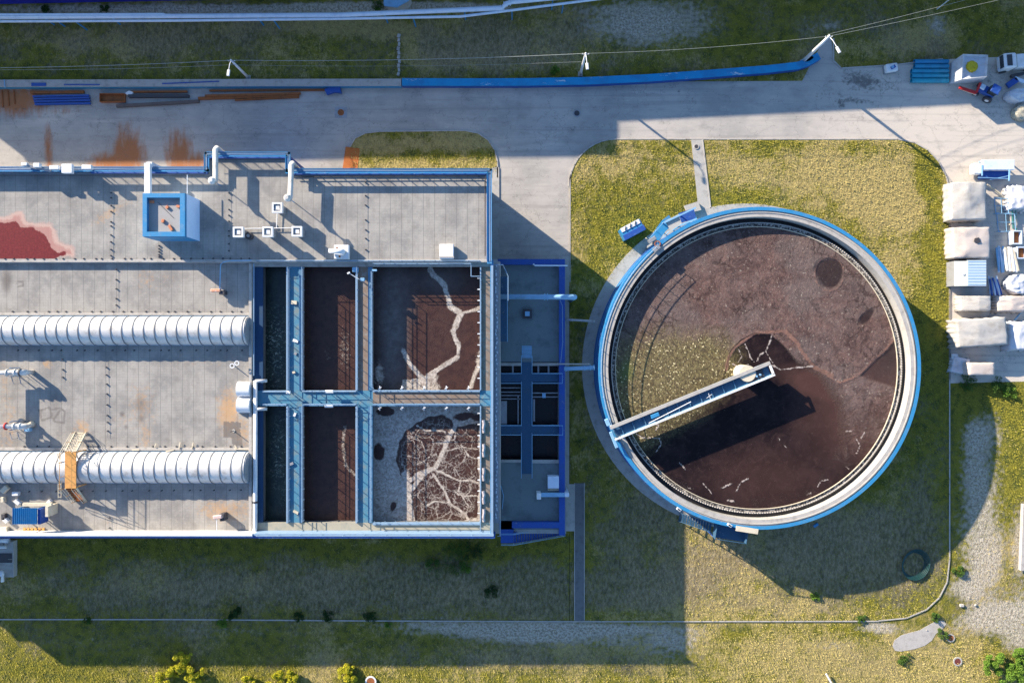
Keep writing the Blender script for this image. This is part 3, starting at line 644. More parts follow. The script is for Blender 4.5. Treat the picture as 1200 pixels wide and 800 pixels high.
def foam_mat():
    n = NT('aeration_sludge', .45, 0, .35); w = n.vadd(n.pos, n.noise(.9, 4, .6, col=True), 1.3)
    base = n.mix(n.step(n.noise(1.2, 5, .65), .4, .65), (.062,.030,.023), (.042,.020,.017))
    v1 = n.vor(.60, 'DISTANCE_TO_EDGE', vec=w); v2 = n.vor(1.9, 'DISTANCE_TO_EDGE', vec=n.vadd(w, n.noise(3, 4, .6, col=True), .5)); fine = n.noise(5, 7, .75)
    t1 = n.math('MULTIPLY_ADD', n.noise(.5, 3, .5), .10, -.025); t2 = n.math('MULTIPLY_ADD', n.noise(.9, 3, .5), .20, -.055)
    web = n.math('MAXIMUM', n.math('LESS_THAN', v1, t1), n.math('MULTIPLY', n.math('LESS_THAN', v2, t2), .8))
    web = n.math('MULTIPLY', web, n.step(n.attr('veins'), .2, .7)); web = n.math('MULTIPLY', web, n.step(fine, .3, .5))
    foam = n.step(n.math('ADD', n.attr('foam'), n.math('MULTIPLY', n.math('SUBTRACT', n.noise(2.6, 9, .82), .5), 2.4)), .42, .80)
    a = n.math('MAXIMUM', foam, n.math('MULTIPLY', web, .75))
    sw = n.vadd(n.pos, n.noise(.6, 4, .6, col=True), 2.2); fc = n.mix(n.step(n.noise(3.0, 8, .78, vec=sw), .36, .62), (.25,.205,.175), (.62,.56,.50))
    fc = n.mix(n.math('MULTIPLY', n.step(n.noise(1.0, 4, .6), .5, .7), .4), fc, (.2,.15,.12))
    vl = n.math('MULTIPLY', n.attr('veil'), n.math('MULTIPLY_ADD', n.noise(1.3, 7, .72, vec=w), .9, -.1)); base = n.mix(n.math('MULTIPLY', vl, .9, clamp=True), base, (.26,.25,.24))
    c = n.mix(n.math('MULTIPLY', a, .9), base, fc)
    n.bump(n.math('ADD', n.noise(6, 6, .7), n.math('MULTIPLY', a, .8)), .05)
    return n.out(c, n.math('MULTIPLY_ADD', a, .45, .3))
FOAM = foam_mat()
n, col = water_mat('dark_channel_water', (.014,.024,.024), (.030,.042,.034), .22, 4, .06)
sp = n.step(n.noise(2.3, 7, .8, vec=n.mapping((1, 1.8, 1), .7, vec=n.vadd(n.pos, n.noise(.8, 3, .6, col=True), 1.2))), .53, .62)
DARKW = n.out(n.mix(n.math('MULTIPLY', n.math('MULTIPLY', sp, n.attr('fleck')), .8), col, (.40,.44,.36)))
for nm, q, fn, mt in (('sludge_water', (430,304,568,464), basin3_attrs, FOAM), ('sludge_water', (430,470,568,620), basin6_attrs, FOAM),
                      ('sludge_water', (348,304,424,464), basin_plain, FOAM), ('sludge_water', (348,470,424,620), basin_plain, FOAM),
                      ('channel_water', (300,304,344,464), fleck_attrs, DARKW), ('channel_water', (300,470,344,620), fleck_attrs, DARKW)):
    x0, y0, x1, y1 = q
    tag(sheet(nm, [(x0,y0),(x1,y0),(x1,y1),(x0,y1)], ZW, mt, 1.1 if fn else None, fn), kind='structure')

# ------------------------------------------------------------ low annex between building and tank
ZA = 4.6; AX0, AX1 = 586, 664
an = empty('annex_building', P(625, 470, 0), 'low blue-edged annex with sunken pits between basins and round tank', 'building')
aw = MB(); wbox(aw, 583, 304, 664, 312, 0, ZA-.3, 5.2); wbox(aw, 655, 312, 664, 627, 0, ZA-.3, 5.2); wbox(aw, 583, 620, 655, 627, 0, ZA-.3, 5.2); aw.build('wall', WALLM, an)
DSLAB = PM('dark_roof_felt', (.15,.19,.20), (.08,.10,.11), .7, .6, .75, bump=.01)  # dark blue-grey felt of the annex roof
for q in ((583,310,656,427),(583,555,656,620),(583,427,590,555),(612,417,624,556),(583,437,656,447.5),(583,497,656,507.5)):
    pass
box_part('roof', DSLAB, (583,310,656,424,ZA-.3,ZA,ZA), (583,555,656,620,ZA-.3,ZA,ZA), parent=an)
NDECK = PM('navy_deck', (.03,.09,.17), (.05,.09,.12), .6, 1, .7, chip=.4)
box_part('pit_walkway', NDECK, (611,424,623.5,555,ZA-.25,ZA+.02,ZA), (583,437,611,447.5,ZA-.25,ZA+.02,ZA), (623.5,437,656,447.5,ZA-.25,ZA+.02,ZA), (583,498,611,508,ZA-.25,ZA+.02,ZA), (623.5,498,656,508,ZA-.25,ZA+.02,ZA), parent=an)
box_part('pit_edge', CONC, (583,425,611,428.5,ZA-.2,ZA+.06,ZA), (623.5,425,656,428.5,ZA-.2,ZA+.06,ZA), (583,538.5,611,541.5,ZA-.2,ZA+.06,ZA), (623.5,538.5,656,542.5,ZA-.2,ZA+.06,ZA), parent=an)
box_part('roof', DSLAB, (583,541.5,611,555,ZA-.3,ZA,ZA), (623.5,542.5,656,555,ZA-.3,ZA,ZA), parent=an)
for q in ((583,428,611,437),(623.5,428,656,437),(583,447,611,498),(623.5,447,656,498),(583,507,611,539),(623.5,507,656,539)):
    pass
PITW = PM('pit_bottom', (.014,.012,.014), (.05,.02,.012), .8, .5, .3)  # near-black sheet at the bottom of the pits
tag(MB().pbox(585,424,658,545,ZA-2.2,ZA-2.0,ZA-2).build('pit_bottom', PITW), kind='structure')
box_part('parapet', DBLUE, (583,303.5,662,309.8,ZA-.3,5.3,5.3), (655.2,309.8,662,627,ZA-.3,5.3,5.3), (600,611.5,655.2,618.5,ZA-.3,5.3,5.3), parent=an)
box_part('pit_beam', GREY, (600,428.5,602,437,ZA-.6,ZA-.3,ZA), (630,428.5,632,437,ZA-.6,ZA-.3,ZA), (642,428.5,644,437,ZA-.6,ZA-.3,ZA), (584,454,610,455,ZA-.5,ZA-.4,ZA),(584,459,610,460,ZA-.5,ZA-.4,ZA),(584,463,610,464,ZA-.5,ZA-.4,ZA),(584,467,610,468,ZA-.5,ZA-.4,ZA),(606.5,464,608,497,ZA-.5,ZA-.4,ZA),(624,460,656,461.2,ZA-.5,ZA-.4,ZA),(624,464.6,656,465.8,ZA-.5,ZA-.4,ZA),(625,468,627,494,ZA-.5,ZA-.4,ZA),(586,470,594,497,ZA-.5,ZA-.3,ZA), parent=an)
MB().pbox(635.5,460.5,639.5,466,ZA-.4,ZA-.05,ZA).build('valve_box', LBLUE, an)
for pts in ([(611,417),(611,437)],[(623.5,417),(623.5,437)],[(611,447.5),(611,498)],[(623.5,447.5),(623.5,498)],[(611,508),(611,560)],[(623.5,508),(623.5,560)],
            [(585,437.5),(611,437.5)],[(623.5,437.5),(659,437.5),(659,449)],[(585,449),(611,449)],[(623.5,449),(659,449)],[(585,498.5),(611,498.5)],[(623.5,498.5),(659.5,498.5),(659.5,510)],[(585,509.5),(611,509.5)],[(623.5,509.5),(659.5,509.5)]):
    railing(pts, ZA, .9, 1.5, LBLUE, .035, an)
# west side stair strip of the annex: grated walkway beside the basin wall
box_part('gallery', NDECK, (585.5,324,594.5,400,ZA+2.4,ZA+2.5,ZA+2.5), parent=an)
box_part('gallery_post', DBLUE, (593,326,594.4,327.4,ZA,ZA+2.398,ZA+2.4), (593,396,594.4,397.4,ZA,ZA+2.398,ZA+2.4), (586,396,587.4,397.4,ZA,ZA+2.398,ZA+2.4), parent=an)
railing([(594.5,325),(594.5,400)], ZA+2.5, .9, 1.5, LBLUE, .035, an)
mb = MB()
for i in range(9): mb.pbox(611.4,418-i*1.6,623.2,419.2-i*1.6,ZA+.04,ZA+.06,ZA)
mb.build('grating', LBLUE, an)
# south-west external stair of the annex
st = empty('steel_stair', P(600, 625, 0), 'deep blue steel stair descending east along the shaded south wall of annex', 'stairs')
a = Vector(P(594, 624, ZA)); b = Vector(P(662, 620.5, 0.1)); b.y = a.y - .1
wst = 1.35
MB().box(a.x-.8, a.y-wst, ZA-.08, a.x+.9, a.y+1.6, ZA).build('landing', DBLUE, st)
for yy in (a.y, a.y-wst):
    MB().bar((a.x+.9, yy, ZA-.1), (b.x, yy, .1), .06, .25).build('stringer', DBLUE, st)
N_ = 20
for i in range(N_):
    t = (i+.5)/N_; x = a.x+.9 + (b.x-a.x-.9)*t; z = ZA-.1 + (.1-ZA)*t
    MB().box(x-.14, a.y-wst+.03, z-.02, x+.14, a.y-.03, z+.02).build('tread', DBLUE, st)
for yy in (a.y+.02, a.y-wst-.02):
    m = MB(); m.tube([(a.x-.75, yy, ZA+.95), (a.x+.9, yy, ZA+.95), (b.x, yy, 1.0)], .03, 6)
    m.tube([(a.x-.75, yy, ZA+.5), (a.x+.9, yy, ZA+.5), (b.x, yy, .55)], .02, 6)
    for i in range(7):
        t = i/6; x = a.x+.9+(b.x-a.x-.9)*t; z = ZA-.1+(.1-ZA)*t; m.tube([(x,yy,z),(x,yy,z+1.0)], .025, 6)
    m.build('handrail', LBLUE, st)
for xx in (a.x-.7, a.x+.8):
    for yy in (a.y-wst+.1, a.y+.02): MB().box(xx-.05, yy-.05, 0, xx+.05, yy+.05, ZA-.082).build('leg', DBLUE, st)

# ------------------------------------------------------------ round clarifier tank
ZK = 6.0; ZS = 4.8
kt = (HC-ZK)/F; ks = (HC-ZS)/F
TC = P(890, 431.3, ZK); R3 = 188.7*kt; R2 = 185*kt; R1 = 177.5*kt
def TP(r, a, z): return (TC[0]+r*math.cos(a), TC[1]+r*math.sin(a), z)
tk = empty('clarifier_tank', (TC[0], TC[1], 0), 'big round open sludge tank with blue outer wall and pale concrete rim', 'tank')
MB().ring(TC[0], TC[1], R1, R3-.12, 0, ZK-.05, 256).build('wall', CONC, tk)
MB().ring(TC[0], TC[1], R3-.13, R3, 0.15, ZK+.12, 256).build('cladding', BLUE, tk)
MB().ring(TC[0], TC[1], R2-.05, R3-.02, ZK+.12, ZK+.16, 256).build('blue_rim', BLUE, tk)
MB().ring(TC[0], TC[1], R2-.35, R2-.22, ZK-.04, ZK+.10, 256).build('rim_joint', CONC, tk)
MB().ring(TC[0], TC[1], R1-.02, R2-.05, ZK-.05, ZK+.02, 256).build('rim', PCONC, tk)
MB().ring(TC[0], TC[1], R3+.18, R3+.2, 3.3, 3.5, 256).build('band', DBLUE, tk)
for zz in (1.2, 3.4, 5.0): MB().ring(TC[0], TC[1], R3+.002, R3+.05, zz, zz+.1, 256).build('band', DBLUE, tk)
MB().ring(TC[0], TC[1], 0, R1-.001, ZS-.8, ZS-.6, 96).build('floor', DCONC, tk)
# apron round the tank
tag(MB().ring(TC[0], TC[1], R3-.2, R3+1.55, 0, .16, 200).build('apron', PCONC), kind='structure')
# inner weir ring and gutter
RW1, RW0 = 170*ks, 165.2*ks
TCs = P(886.6, 431, ZS)
WEIRF = NT('weir_foam', .8, 0, .2)
f = WEIRF.step(WEIRF.noise(3.5, 5, .8), .50, .56); WEIRF.out(WEIRF.mix(f, (.05,.045,.045), (.50,.46,.40))); WEIRF.bump(WEIRF.noise(4, 4), .08)
n, col = water_mat('gutter_water', (.010,.012,.016), (.018,.016,.018), .15, 3, .03); GUT = n.out(col)
tag(MB().ring(TC[0], TC[1], RW1-.02, R1, ZS-.35, ZS-.30, 256).build('gutter_water', GUT), kind='structure')
MB().ring(TC[0], TC[1], RW1-.06, RW1, ZS-.6, ZS+.10, 256).build('weir_wall', DCONC, tk)
mb = MB(); NN = 720; vs = []; fs = []
for i in range(NN):
    a = 2*math.pi*i/NN; zz = ZS + (.18 if (i//1)%2 else .10)
    vs += [TP(RW1-.10, a, ZS+.05), TP(RW1+.03, a, ZS+.05), TP(RW1+.03, a, zz), TP(RW1-.10, a, zz)]
for i in range(NN):
    a, b = 4*i, 4*((i+1)%NN); fs += [(a,b,b+1,a+1),(a+1,b+1,b+2,a+2),(a+2,b+2,b+3,a+3),(a+3,b+3,b,a)]
mb.add(vs, fs).build('weir_crest', PCONC, tk)
MB().ring(TC[0], TC[1], RW0-.05, RW0+.03, ZS-.5, ZS+.12, 256).build('scum_baffle', PALE, tk)
tag(MB().ring(TC[0], TC[1], RW0+.032, RW1-.062, ZS-.1, ZS-.02, 256).build('weir_foam', WEIRF.m), kind='structure')

def sludge_attrs(x, y):
    wx = (fbm(x, y, 30, 4)-.5)*14; wy = (fbm(x+400, y+50, 30, 4)-.5)*14; u, v = x+wx, y+wy
    olive = np.clip(1.3 - pld(u, v, [(722,450),(745,485),(790,460),(830,428),(790,425),(745,432)])/48, 0, 1)
    crater = sdf(x+wx*.25, y+wy*.25, [(851,431),(856,412),(868,398),(884,391),(903,392),(918,404),(936,424),(962,437),(985,470),(1000,520),(960,590),(860,600),(760,560),(728,510),(735,495),(800,470),(845,450)])
    smooth = np.clip((v - (430 + (u-960)*-.1))/120, 0, 1); crater = np.where(crater > 0, crater/(1+np.clip(x-915, 0, 400)/7+np.clip(y-470,0,200)/8), crater/(1+np.clip(x-930, 0, 400)/5))
    rib = np.maximum.reduce([np.clip(1.6-pld(x+wx*.15, y+wy*.15, p)/w_, 0, 1) for p, w_ in [([(851,433),(854,418),(862,406),(872,399),(884,391),(902,389),(921,388)],2.0),([(921,388),(935,402),(940,412),(955,430),(975,440)],2.6),([(735,505),(748,500)],4)]])
    foam = np.maximum.reduce([np.clip(1.5-pld(x+wx*.3, y+wy*.3, p)/w_, 0, 1) for p, w_ in
        [([(873,403),(878,412),(881,420),(885,425)],1.0),([(905,392),(902,402),(898,412),(892,416),(888,424)],1.3),([(898,412),(906,424),(910,430)],.7),([(858,425),(868,430),(878,428)],1.0),([(906,428),(915,432),(935,430),(955,428)],1.3),([(745,497),(752,492),(760,496),(772,498),(768,504)],1.2),
         ([(866,410),(870,418),(866,424)],.9),([(796,542),(803,550)],1.1),([(806,570),(812,573)],1.1),([(825,566),(835,579)],1.0),([(846,572),(858,566)],1.2),([(863,575),(868,565),(877,560)],1.2),([(853,586),(860,587)],1.6),([(958,571),(962,564),(970,562)],1.0),([(990,547),(996,550)],1.0),([(1003,530),(1008,520),(1004,512)],.9),([(1010,512),(1014,505)],.9),([(993,505),(998,505)],1.2),([(920,523),(923,525)],1.0),([(912,513),(914,516)],.8),([(945,580),(950,578)],.8),([(742,505),(752,512),(772,513),(775,520),(768,530)],.9)]])
    pat = np.maximum.reduce([ell(x+wx*1.1,y+wy*1.1,972,321,16,18,-15,.12), ell(x+wx*.7,y+wy*.7,1015,372,13,5,-45,.2), np.clip(sdf(x+wx*.3,y+wy*.3,[(1052,398),(1053,455),(1030,448),(1008,440),(1025,420),(1036,415)])/3+.5,0,1), .8*ell(x,y,1022,442,10,5,15,.3)])
    pr = np.maximum.reduce([np.clip(1-np.abs(np.hypot((x-972)/16,(y-321)/19)-1.05)*9,0,1), np.clip(1.3-pld(x+wx*.3,y+wy*.3,[(1050,398),(1036,412),(1020,425),(1005,440),(985,448),(970,440)])/2.2,0,1)])
    circ = np.clip(1-np.abs(np.hypot(x-905, y-470)-70)/3, 0, 1)*.2
    return {'olive': olive, 'crater': crater, 'smooth': smooth, 'ridge': np.maximum(rib, pr*.9), 'foam': foam, 'patch': pat, 'redz': np.clip(ell(u,v,1010,480,60,50,0,.6)+ell(u,v,950,445,30,14,20,.6)+.5*ell(u,v,900,560,60,30,0,.6)+.6*ell(u,v,780,470,60,16,-22,.6),0,1), 'green': ell(u,v,733,432,8,14,0,.6)}
def sludge_mat():
    n = NT('clarifier_sludge', .6, 0, .12)
    w = n.vadd(n.pos, n.noise(.35, 5, .6, col=True), 3.0); w2 = n.vadd(n.pos, n.noise(1.2, 4, .6, col=True), 1.4)
    big = n.noise(.16, 5, .6); mid = n.noise(.7, 8, .72, vec=w); fine = n.noise(6, 6, .75); m2 = n.noise(2.2, 6, .7)
    crust = n.mix(n.step(mid, .36, .64), (.185,.108,.092), (.064,.034,.031)); crust = n.mix(n.math('MULTIPLY', n.step(big, .42, .62), .7), crust, (.165,.130,.120))
    sc = n.t.nodes.new('ShaderNodeSeparateColor'); n.L(n.vor(.55, 'SMOOTH_F1', vec=w2, out='Color'), sc.inputs[0]); crust = n.mix(n.math('MULTIPLY', sc.outputs[0], .35), crust, (.075,.050,.052)); crust = n.mix(n.math('MULTIPLY', sc.outputs[1], .3), crust, (.20,.15,.135))
    crust = n.mix(n.math('MULTIPLY', n.step(m2, .55, .75), .45), crust, (.24,.18,.165)); crust = n.mix(n.math('MULTIPLY', n.step(m2, .45, .25), .4), crust, (.07,.035,.035))
    ff = n.noise(3.2, 9, .82, vec=w2); crust = n.mix(n.math('MULTIPLY', n.step(ff, .50, .62), .65), crust, (.060,.034,.034)); crust = n.mix(n.math('MULTIPLY', n.step(ff, .46, .36), .6), crust, (.25,.19,.17))
    dark = n.mix(n.step(n.noise(.35, 7, .7, vec=w), .38, .66), (.013,.0085,.0095), (.030,.018,.018))
    dark = n.mix(n.math('MULTIPLY', n.step(n.noise(1.4, 8, .75, vec=w), .52, .64), .5), dark, (.046,.028,.026))
    isdark = n.math('MAXIMUM', n.step(n.math('ADD', n.attr('crater'), n.math('MULTIPLY', n.math('SUBTRACT', fine, .5), 3.5)), -.9, .9), n.step(n.math('ADD', n.attr('smooth'), n.math('MULTIPLY', n.math('SUBTRACT', mid, .5), 1.6)), .2, 1.0))
    isdark = n.math('MAXIMUM', isdark, n.math('MULTIPLY', n.attr('patch'), .8))
    red = n.mix(n.math('MULTIPLY', n.attr('redz'), .7), dark, (.095,.047,.038)); c = n.mix(isdark, crust, red)
    ck = n.vor(.6, 'DISTANCE_TO_EDGE', vec=n.vadd(w, n.noise(2, 5, .7, col=True), 1.2))
    ckm = n.math('MULTIPLY', n.math('SUBTRACT', 1.0, n.step(ck, .0, .07)), n.math('MULTIPLY', n.step(n.noise(.25, 3), .45, .6), n.math('SUBTRACT', 1.0, isdark)))
    c = n.mix(n.math('MULTIPLY', ckm, .75), c, (.045,.026,.026))
    sp = n.step(n.noise(3.4, 3, .55), .655, .69); c = n.mix(n.math('MULTIPLY', n.math('MULTIPLY', sp, n.math('SUBTRACT', 1.0, isdark)), .65), c, (.40,.34,.28))
    sp2 = n.step(n.noise(9, 2, .5), .74, .77); c = n.mix(n.math('MULTIPLY', n.math('MULTIPLY', sp2, isdark), .5), c, (.35,.28,.26))
    ol = n.step(n.math('ADD', n.attr('olive'), n.math('MULTIPLY', n.math('SUBTRACT', mid, .5), .8)), .15, .95)
    rip = n.noise(3.4, 4, .6, vec=n.mapping((1.5, .8, 1), .5, vec=w2)); oc = n.mix(n.step(rip, .40, .62), (.080,.062,.032), (.235,.195,.085)); oc = n.mix(n.math('MULTIPLY', n.attr('green'), .6), oc, (.10,.16,.03))
    c = n.mix(n.math('MULTIPLY', ol, .85), c, oc); c = n.mix(n.math('MULTIPLY', n.math('MULTIPLY', n.step(n.attr('olive'), .35, .8), n.step(n.noise(3.6, 2, .5), .64, .67)), .9), c, (.72,.62,.36))  # gold specks: sun glitter painted into the olive colour
    c = n.mix(n.math('MULTIPLY', n.step(n.math('ADD', n.attr('ridge'), n.math('MULTIPLY', n.math('SUBTRACT', m2, .5), 1.9)), .45, 1.0), .8), c, (.24,.13,.10))
    fo = n.step(n.math('ADD', n.attr('foam'), n.math('MULTIPLY', n.math('SUBTRACT', n.noise(3.2, 6, .75), .5), 2.6)), .62, .95); c = n.mix(n.math('MULTIPLY', fo, .85), c, (.50,.42,.38))
    sm = n.math('SUBTRACT', 1.0, n.math('MULTIPLY', isdark, .88))
    wave = n.noise(1.1, 7, .7, vec=n.mapping((1.2, .8, 1), math.radians(-30), vec=w))
    h = n.math('ADD', n.math('MULTIPLY', n.math('ADD', n.math('MULTIPLY', wave, 1.1), n.math('ADD', n.math('MULTIPLY', fine, .22), n.math('MULTIPLY', ff, .85))), sm), n.math('MULTIPLY', n.math('ADD', n.attr('ridge'), fo), .35))
    h = n.math('ADD', h, n.math('MULTIPLY', rip, n.math('MULTIPLY', ol, .7))); h = n.math('SUBTRACT', h, n.math('MULTIPLY', ckm, .3))
    n.bump(h, .20)
    return n.out(c, n.math('MULTIPLY_ADD', isdark, -.40, .68))
disc = [(886.6+166*math.cos(2*math.pi*i/200), 431+166*math.sin(2*math.pi*i/200)) for i in range(200)]
tag(sheet('sludge_water', disc, ZS, sludge_mat(), 1.35, sludge_attrs), kind='structure')

# rim railing along the west side
def arc_rail(a0, a1, r, z, h, n, m_, parent, name='railing', step=5):
    mb = MB(); pts = [TP(r, math.radians(a0+(a1-a0)*i/n), z+h) for i in range(n+1)]; mb.tube(pts, .04, 6); mb.tube([(p[0],p[1],z+h*.5) for p in pts], .03, 6)
    Rl = mb.build(name, m_, parent); first = None
    for p in pts[::2]:
        if first is None: first = MB().cyl(p[0],p[1],z,z+h,.035,6).build('post', m_, Rl); fp = p; continue
        o = first.copy(); link(o); o.location = first.location + (Vector(p)-Vector(fp))
arc_rail(131, 203, R3-.25, ZK+.16, 1.1, 34, RAILM, tk)
# north-west access platform on the rim
def tank_box(name, m_, pts, z0, z1, parent): return MB().prism([P2(*q, z1) for q in pts], z0, z1).build(name, m_, parent)
pf = empty('access_platform', P(795, 262, 0), 'blue access platform with stair hatch clamped to the tank rim beside the concrete path', 'platform')
tank_box('deck', BLUE, [(776,258),(784,252),(790,262),(780,271),(772,282),(762,278)], 3.9, 4.0, pf)
tank_box('panel', PCONC, [(779,259),(795,251),(799,263),(786,270)], 5.2, 5.3, pf)
tank_box('hatch', DBLUE, [(795,250),(813,244),(816,256),(799,261)], 4.6, 4.7, pf)
tank_box('frame', LBLUE, [(778,260),(815,242.5),(816,244),(779,261.6)], 5.3, 5.5, pf)
tank_box('frame', LBLUE, [(797,263),(816,255.5),(817,257),(798,264.6)], 5.3, 5.5, pf)
for q in ((779,260),(797,251),(814,244),(816,255),(799,263)):
    p = P(*q, 5.2); MB().box(p[0]-.06, p[1]-.06, .1, p[0]+.06, p[1]+.06, 5.19).build('leg', BLUE, pf)
for a_, b_ in (((762,278),(778,260)),((772,283),(784,271))):
    m = MB(); A = P(*a_, 4.9); B = P(*b_, 5.2); m.bar(A, B, .06, .06)
    for t in (0, .5, 1): q = Vector(A).lerp(Vector(B), t); m.bar((q.x,q.y,3.9), q, .05, .05)
    m.build('handrail', LBLUE, pf)
tank_box('slab', PCONC, [(802,241),(818,236),(822,246),(806,250)], 0.17, .6, pf)
eb = empty('equipment_box', P(741, 268, 0), 'blue equipment cabinet with an open tray standing on the sunlit grass by tank', 'cabinet')
ang = math.radians(28)
k2 = (HC-1.9)/F
p = P(741, 269, 1.7)
MB().obox((p[0], p[1], .95), (3.1, 1.6, 1.7), ang).build('body', BLUE, eb, bevel=.05)
MB().obox((p[0]+.25, p[1]-.42, 1.86), (3.2, .75, .12), ang).build('lid', DBLUE, eb, bevel=.03)
MB().obox((p[0]-.3, p[1]+.5, 1.84), (2.8, .6, .08), ang).build('tray', WHITE, eb)
mb = MB()
for i in (-1, 0, 1): mb.obox((p[0]-.3+i*.75*math.cos(ang), p[1]+.5+i*.75*math.sin(ang), 1.92), (.5, .1, .12), ang+.9)
mb.build('hinge', DARK, eb)
for sx in (-1, 1):
    for sy in (-1, 1):
        MB().obox((p[0]+sx*1.3*math.cos(ang)-sy*.6*math.sin(ang), p[1]+sx*1.3*math.sin(ang)+sy*.6*math.cos(ang), .09), (.2,.2,.18), ang).build('foot', DARK, eb)
# valve gear next to the platform
vg = empty('valve_gear', P(765, 283, 0), 'rusty valve handwheel and grey gearbox on the tank rim beside the platform', 'valve')
MB().obox(P(764, 281, 5.6), (1.0,.5,.9), .6).build('gearbox', GREY, vg, bevel=.04)
MB().tube([P(762,283,5.0), P(757,279,5.9)], .07, 6).build('spindle', PALE, vg)
MB().ring(P(770,286,6)[0], P(770,286,6)[1], .3, .42, 6.2, 6.26, 20).build('handwheel', RUST, vg)
MB().obox(P(769,291,6.3), (1.0,.6,.25), .75).build('cover', GREY, vg)
MB().obox((P(766,285,5)[0], P(766,285,5)[1], 3.0), (.3,.3,5.6)).build('pedestal', GREY, vg)
# south stair platform in the shade
sp_ = empty('stair_platform', P(858, 625, 0), 'deep blue railed stair platform hanging in shadow below the tank south rim', 'platform')
def rbox(a_deg, r0, r1, w_, z0, z1, off=0):
    a = math.radians(a_deg); c = Vector((math.cos(a), math.sin(a), 0)); t = Vector((-c.y, c.x, 0)); m = Vector((TC[0], TC[1], 0)) + c*(r0+r1)/2 + t*off
    return MB().obox((m.x, m.y, (z0+z1)/2), (r1-r0, w_, z1-z0), a)
A0 = -99
rbox(A0, R3+.02, R3+2.0, 4.2, 4.3, 4.4).build('deck', NDECK, sp_)  # navy instead of the deeper blue: the platform's shade put into its colour
rbox(A0, R2+.1, R3+.35, 2.9, ZK+.17, ZK+.25, 1.6).build('top_plate', PALE, sp_)
for off in (-2.05, 2.05): rbox(A0, R3+.05, R3+2.0, .05, 4.41, 5.5, off).build('side_rail', NDECK, sp_)
rbox(A0, R3+1.95, R3+2.02, 4.2, 5.3, 5.4).build('front_rail', NDECK, sp_)
for off in (-2, 2): rbox(A0, R3+1.85, R3+2.0, .12, .17, 4.298, off).build('leg', DBLUE, sp_)
for i in range(12):
    rbox(A0, R3+.4, R3+1.5, .3, .3+i*.34, .34+i*.34, -2.2-3.4+i*.28).build('tread', NDECK, sp_)
for rr in (.38, 1.52):
    a = math.radians(A0); c = Vector((math.cos(a), math.sin(a), 0)); t = Vector((-c.y, c.x, 0)); b0 = Vector((TC[0],TC[1],0))+c*(R3+rr)
    MB().bar(b0+t*-5.8+Vector((0,0,.2)), b0+t*-2.1+Vector((0,0,4.3)), .05, .2).build('stringer', NDECK, sp_)
for q, lab in (((795.5,596.5),'small white lamp box on the blue tank rim, further west'), ((855,615),'tiny white lamp box on the tank rim beside the stair platform')):
    lb_ = empty('lamp_box', P(*q, ZK+.17), lab, 'lamp'); c = P(*q, ZK+.3)
    MB().obox((c[0],c[1],ZK+.32), (.62,.34,.26), -.6).build('housing', WHITE, lb_, bevel=.03); MB().obox((c[0],c[1]-.02,ZK+.46), (.4,.2,.02), -.6).build('lens', GLASS, lb_)

# ------------------------------------------------------------ scraper bridge
br = empty('scraper_bridge', P(810, 470, ZS), 'long rotating scraper bridge with white girders reaching from tank rim to the centre', 'bridge')
ZB = 7.6
e0a, e0b = Vector(P(717,498.5,ZB)), Vector(P(722,506.5,ZB)); e1a, e1b = Vector(P(899,424.5,ZB)), Vector(P(903.5,434,ZB))
d = (e1a-e0a).normalized(); s = Vector((d.y, -d.x, 0)); Wd = 1.95
e0 = e0a; Lb = (e1a-e0a).length
def bb(l0, l1, w0, w1, z0, z1): 
    vs = [e0+d*l+s*w_ for l, w_ in ((l0,w0),(l1,w0),(l1,w1),(l0,w1))]; return MB().prism([(v.x, v.y) for v in vs], z0, z1)
def lerpbox(l0,l1,w0,w1,z0,z1,name,m_,**k): return bb(l0,l1,w0,w1,z0,z1).build(name, m_, br, **k)
lerpbox(-.3,Lb+.35,-.02,.42,ZB-.12,ZB,'girder_flange',PCONC); lerpbox(-.3,Lb+.35,Wd-.22,Wd,ZB-.12,ZB,'girder_flange',WHITE)
lerpbox(.6,Lb+.1,.15,.25,ZB-1.25,ZB-.122,'girder_web',LBLUE); lerpbox(.6,Lb+.1,Wd-.25,Wd-.15,ZB-1.9,ZB-.122,'girder_web',LBLUE)
lerpbox(Lb+.05,Lb+.35,.5,Wd-.30,ZB-.12,ZB,'end_flange',WHITE)
lerpbox(0,Lb,.252,Wd-.252,ZB-.55,ZB-.47,'deck',NDECK)
for i in range(13):
    l = 1+i*1.55; lerpbox(l,l+.08,.5,Wd-.3,ZB-.46,ZB-.30,'cross_member',STEELB)
m = MB()
m.tube([e0+d*4.5+s*1.5+Vector((0,0,-.1)), e0+d*7.5+s*1.25+Vector((0,0,-.1)), e0+d*10.5+s*1.0+Vector((0,0,-.1))], .05, 6); m.tube([e0+d*1.8+s*1.9+Vector((0,0,-.2)), e0+d*Lb*.95+s*1.9+Vector((0,0,-.2))], .04, 6)
m.build('conduit', WHITE, br)
for l in (12.9,):
    m = MB(); c = e0+d*l+s*1.2; m.bar((c.x-.35,c.y-.25,ZB+.02),(c.x+.35,c.y+.25,ZB+.02),.05,.05); m.bar((c.x-.1,c.y+.35,ZB+.05),(c.x+.15,c.y-.35,ZB+.05),.05,.05); m.build('brace', WHITE, br)
MB().obox(e0+d*5.6+s*.9+Vector((0,0,-.2)), (1.1,.5,.35), math.atan2(d.y,d.x)).build('motor_box', BLUE, br, bevel=.04)
c = e0+d*(Lb-2.8)+s*.4; MB().cyl(c.x, c.y, ZS-.3, ZB-.15, 1.05, 24).build('stilling_drum', PALE, br, smooth=False)
c = e0+d*(Lb-1.6)+s*1.15
MB().obox((c.x,c.y,ZB-.42), (1.5,1.1,.10), math.atan2(d.y,d.x)).build('drive_plate', DARK, br)
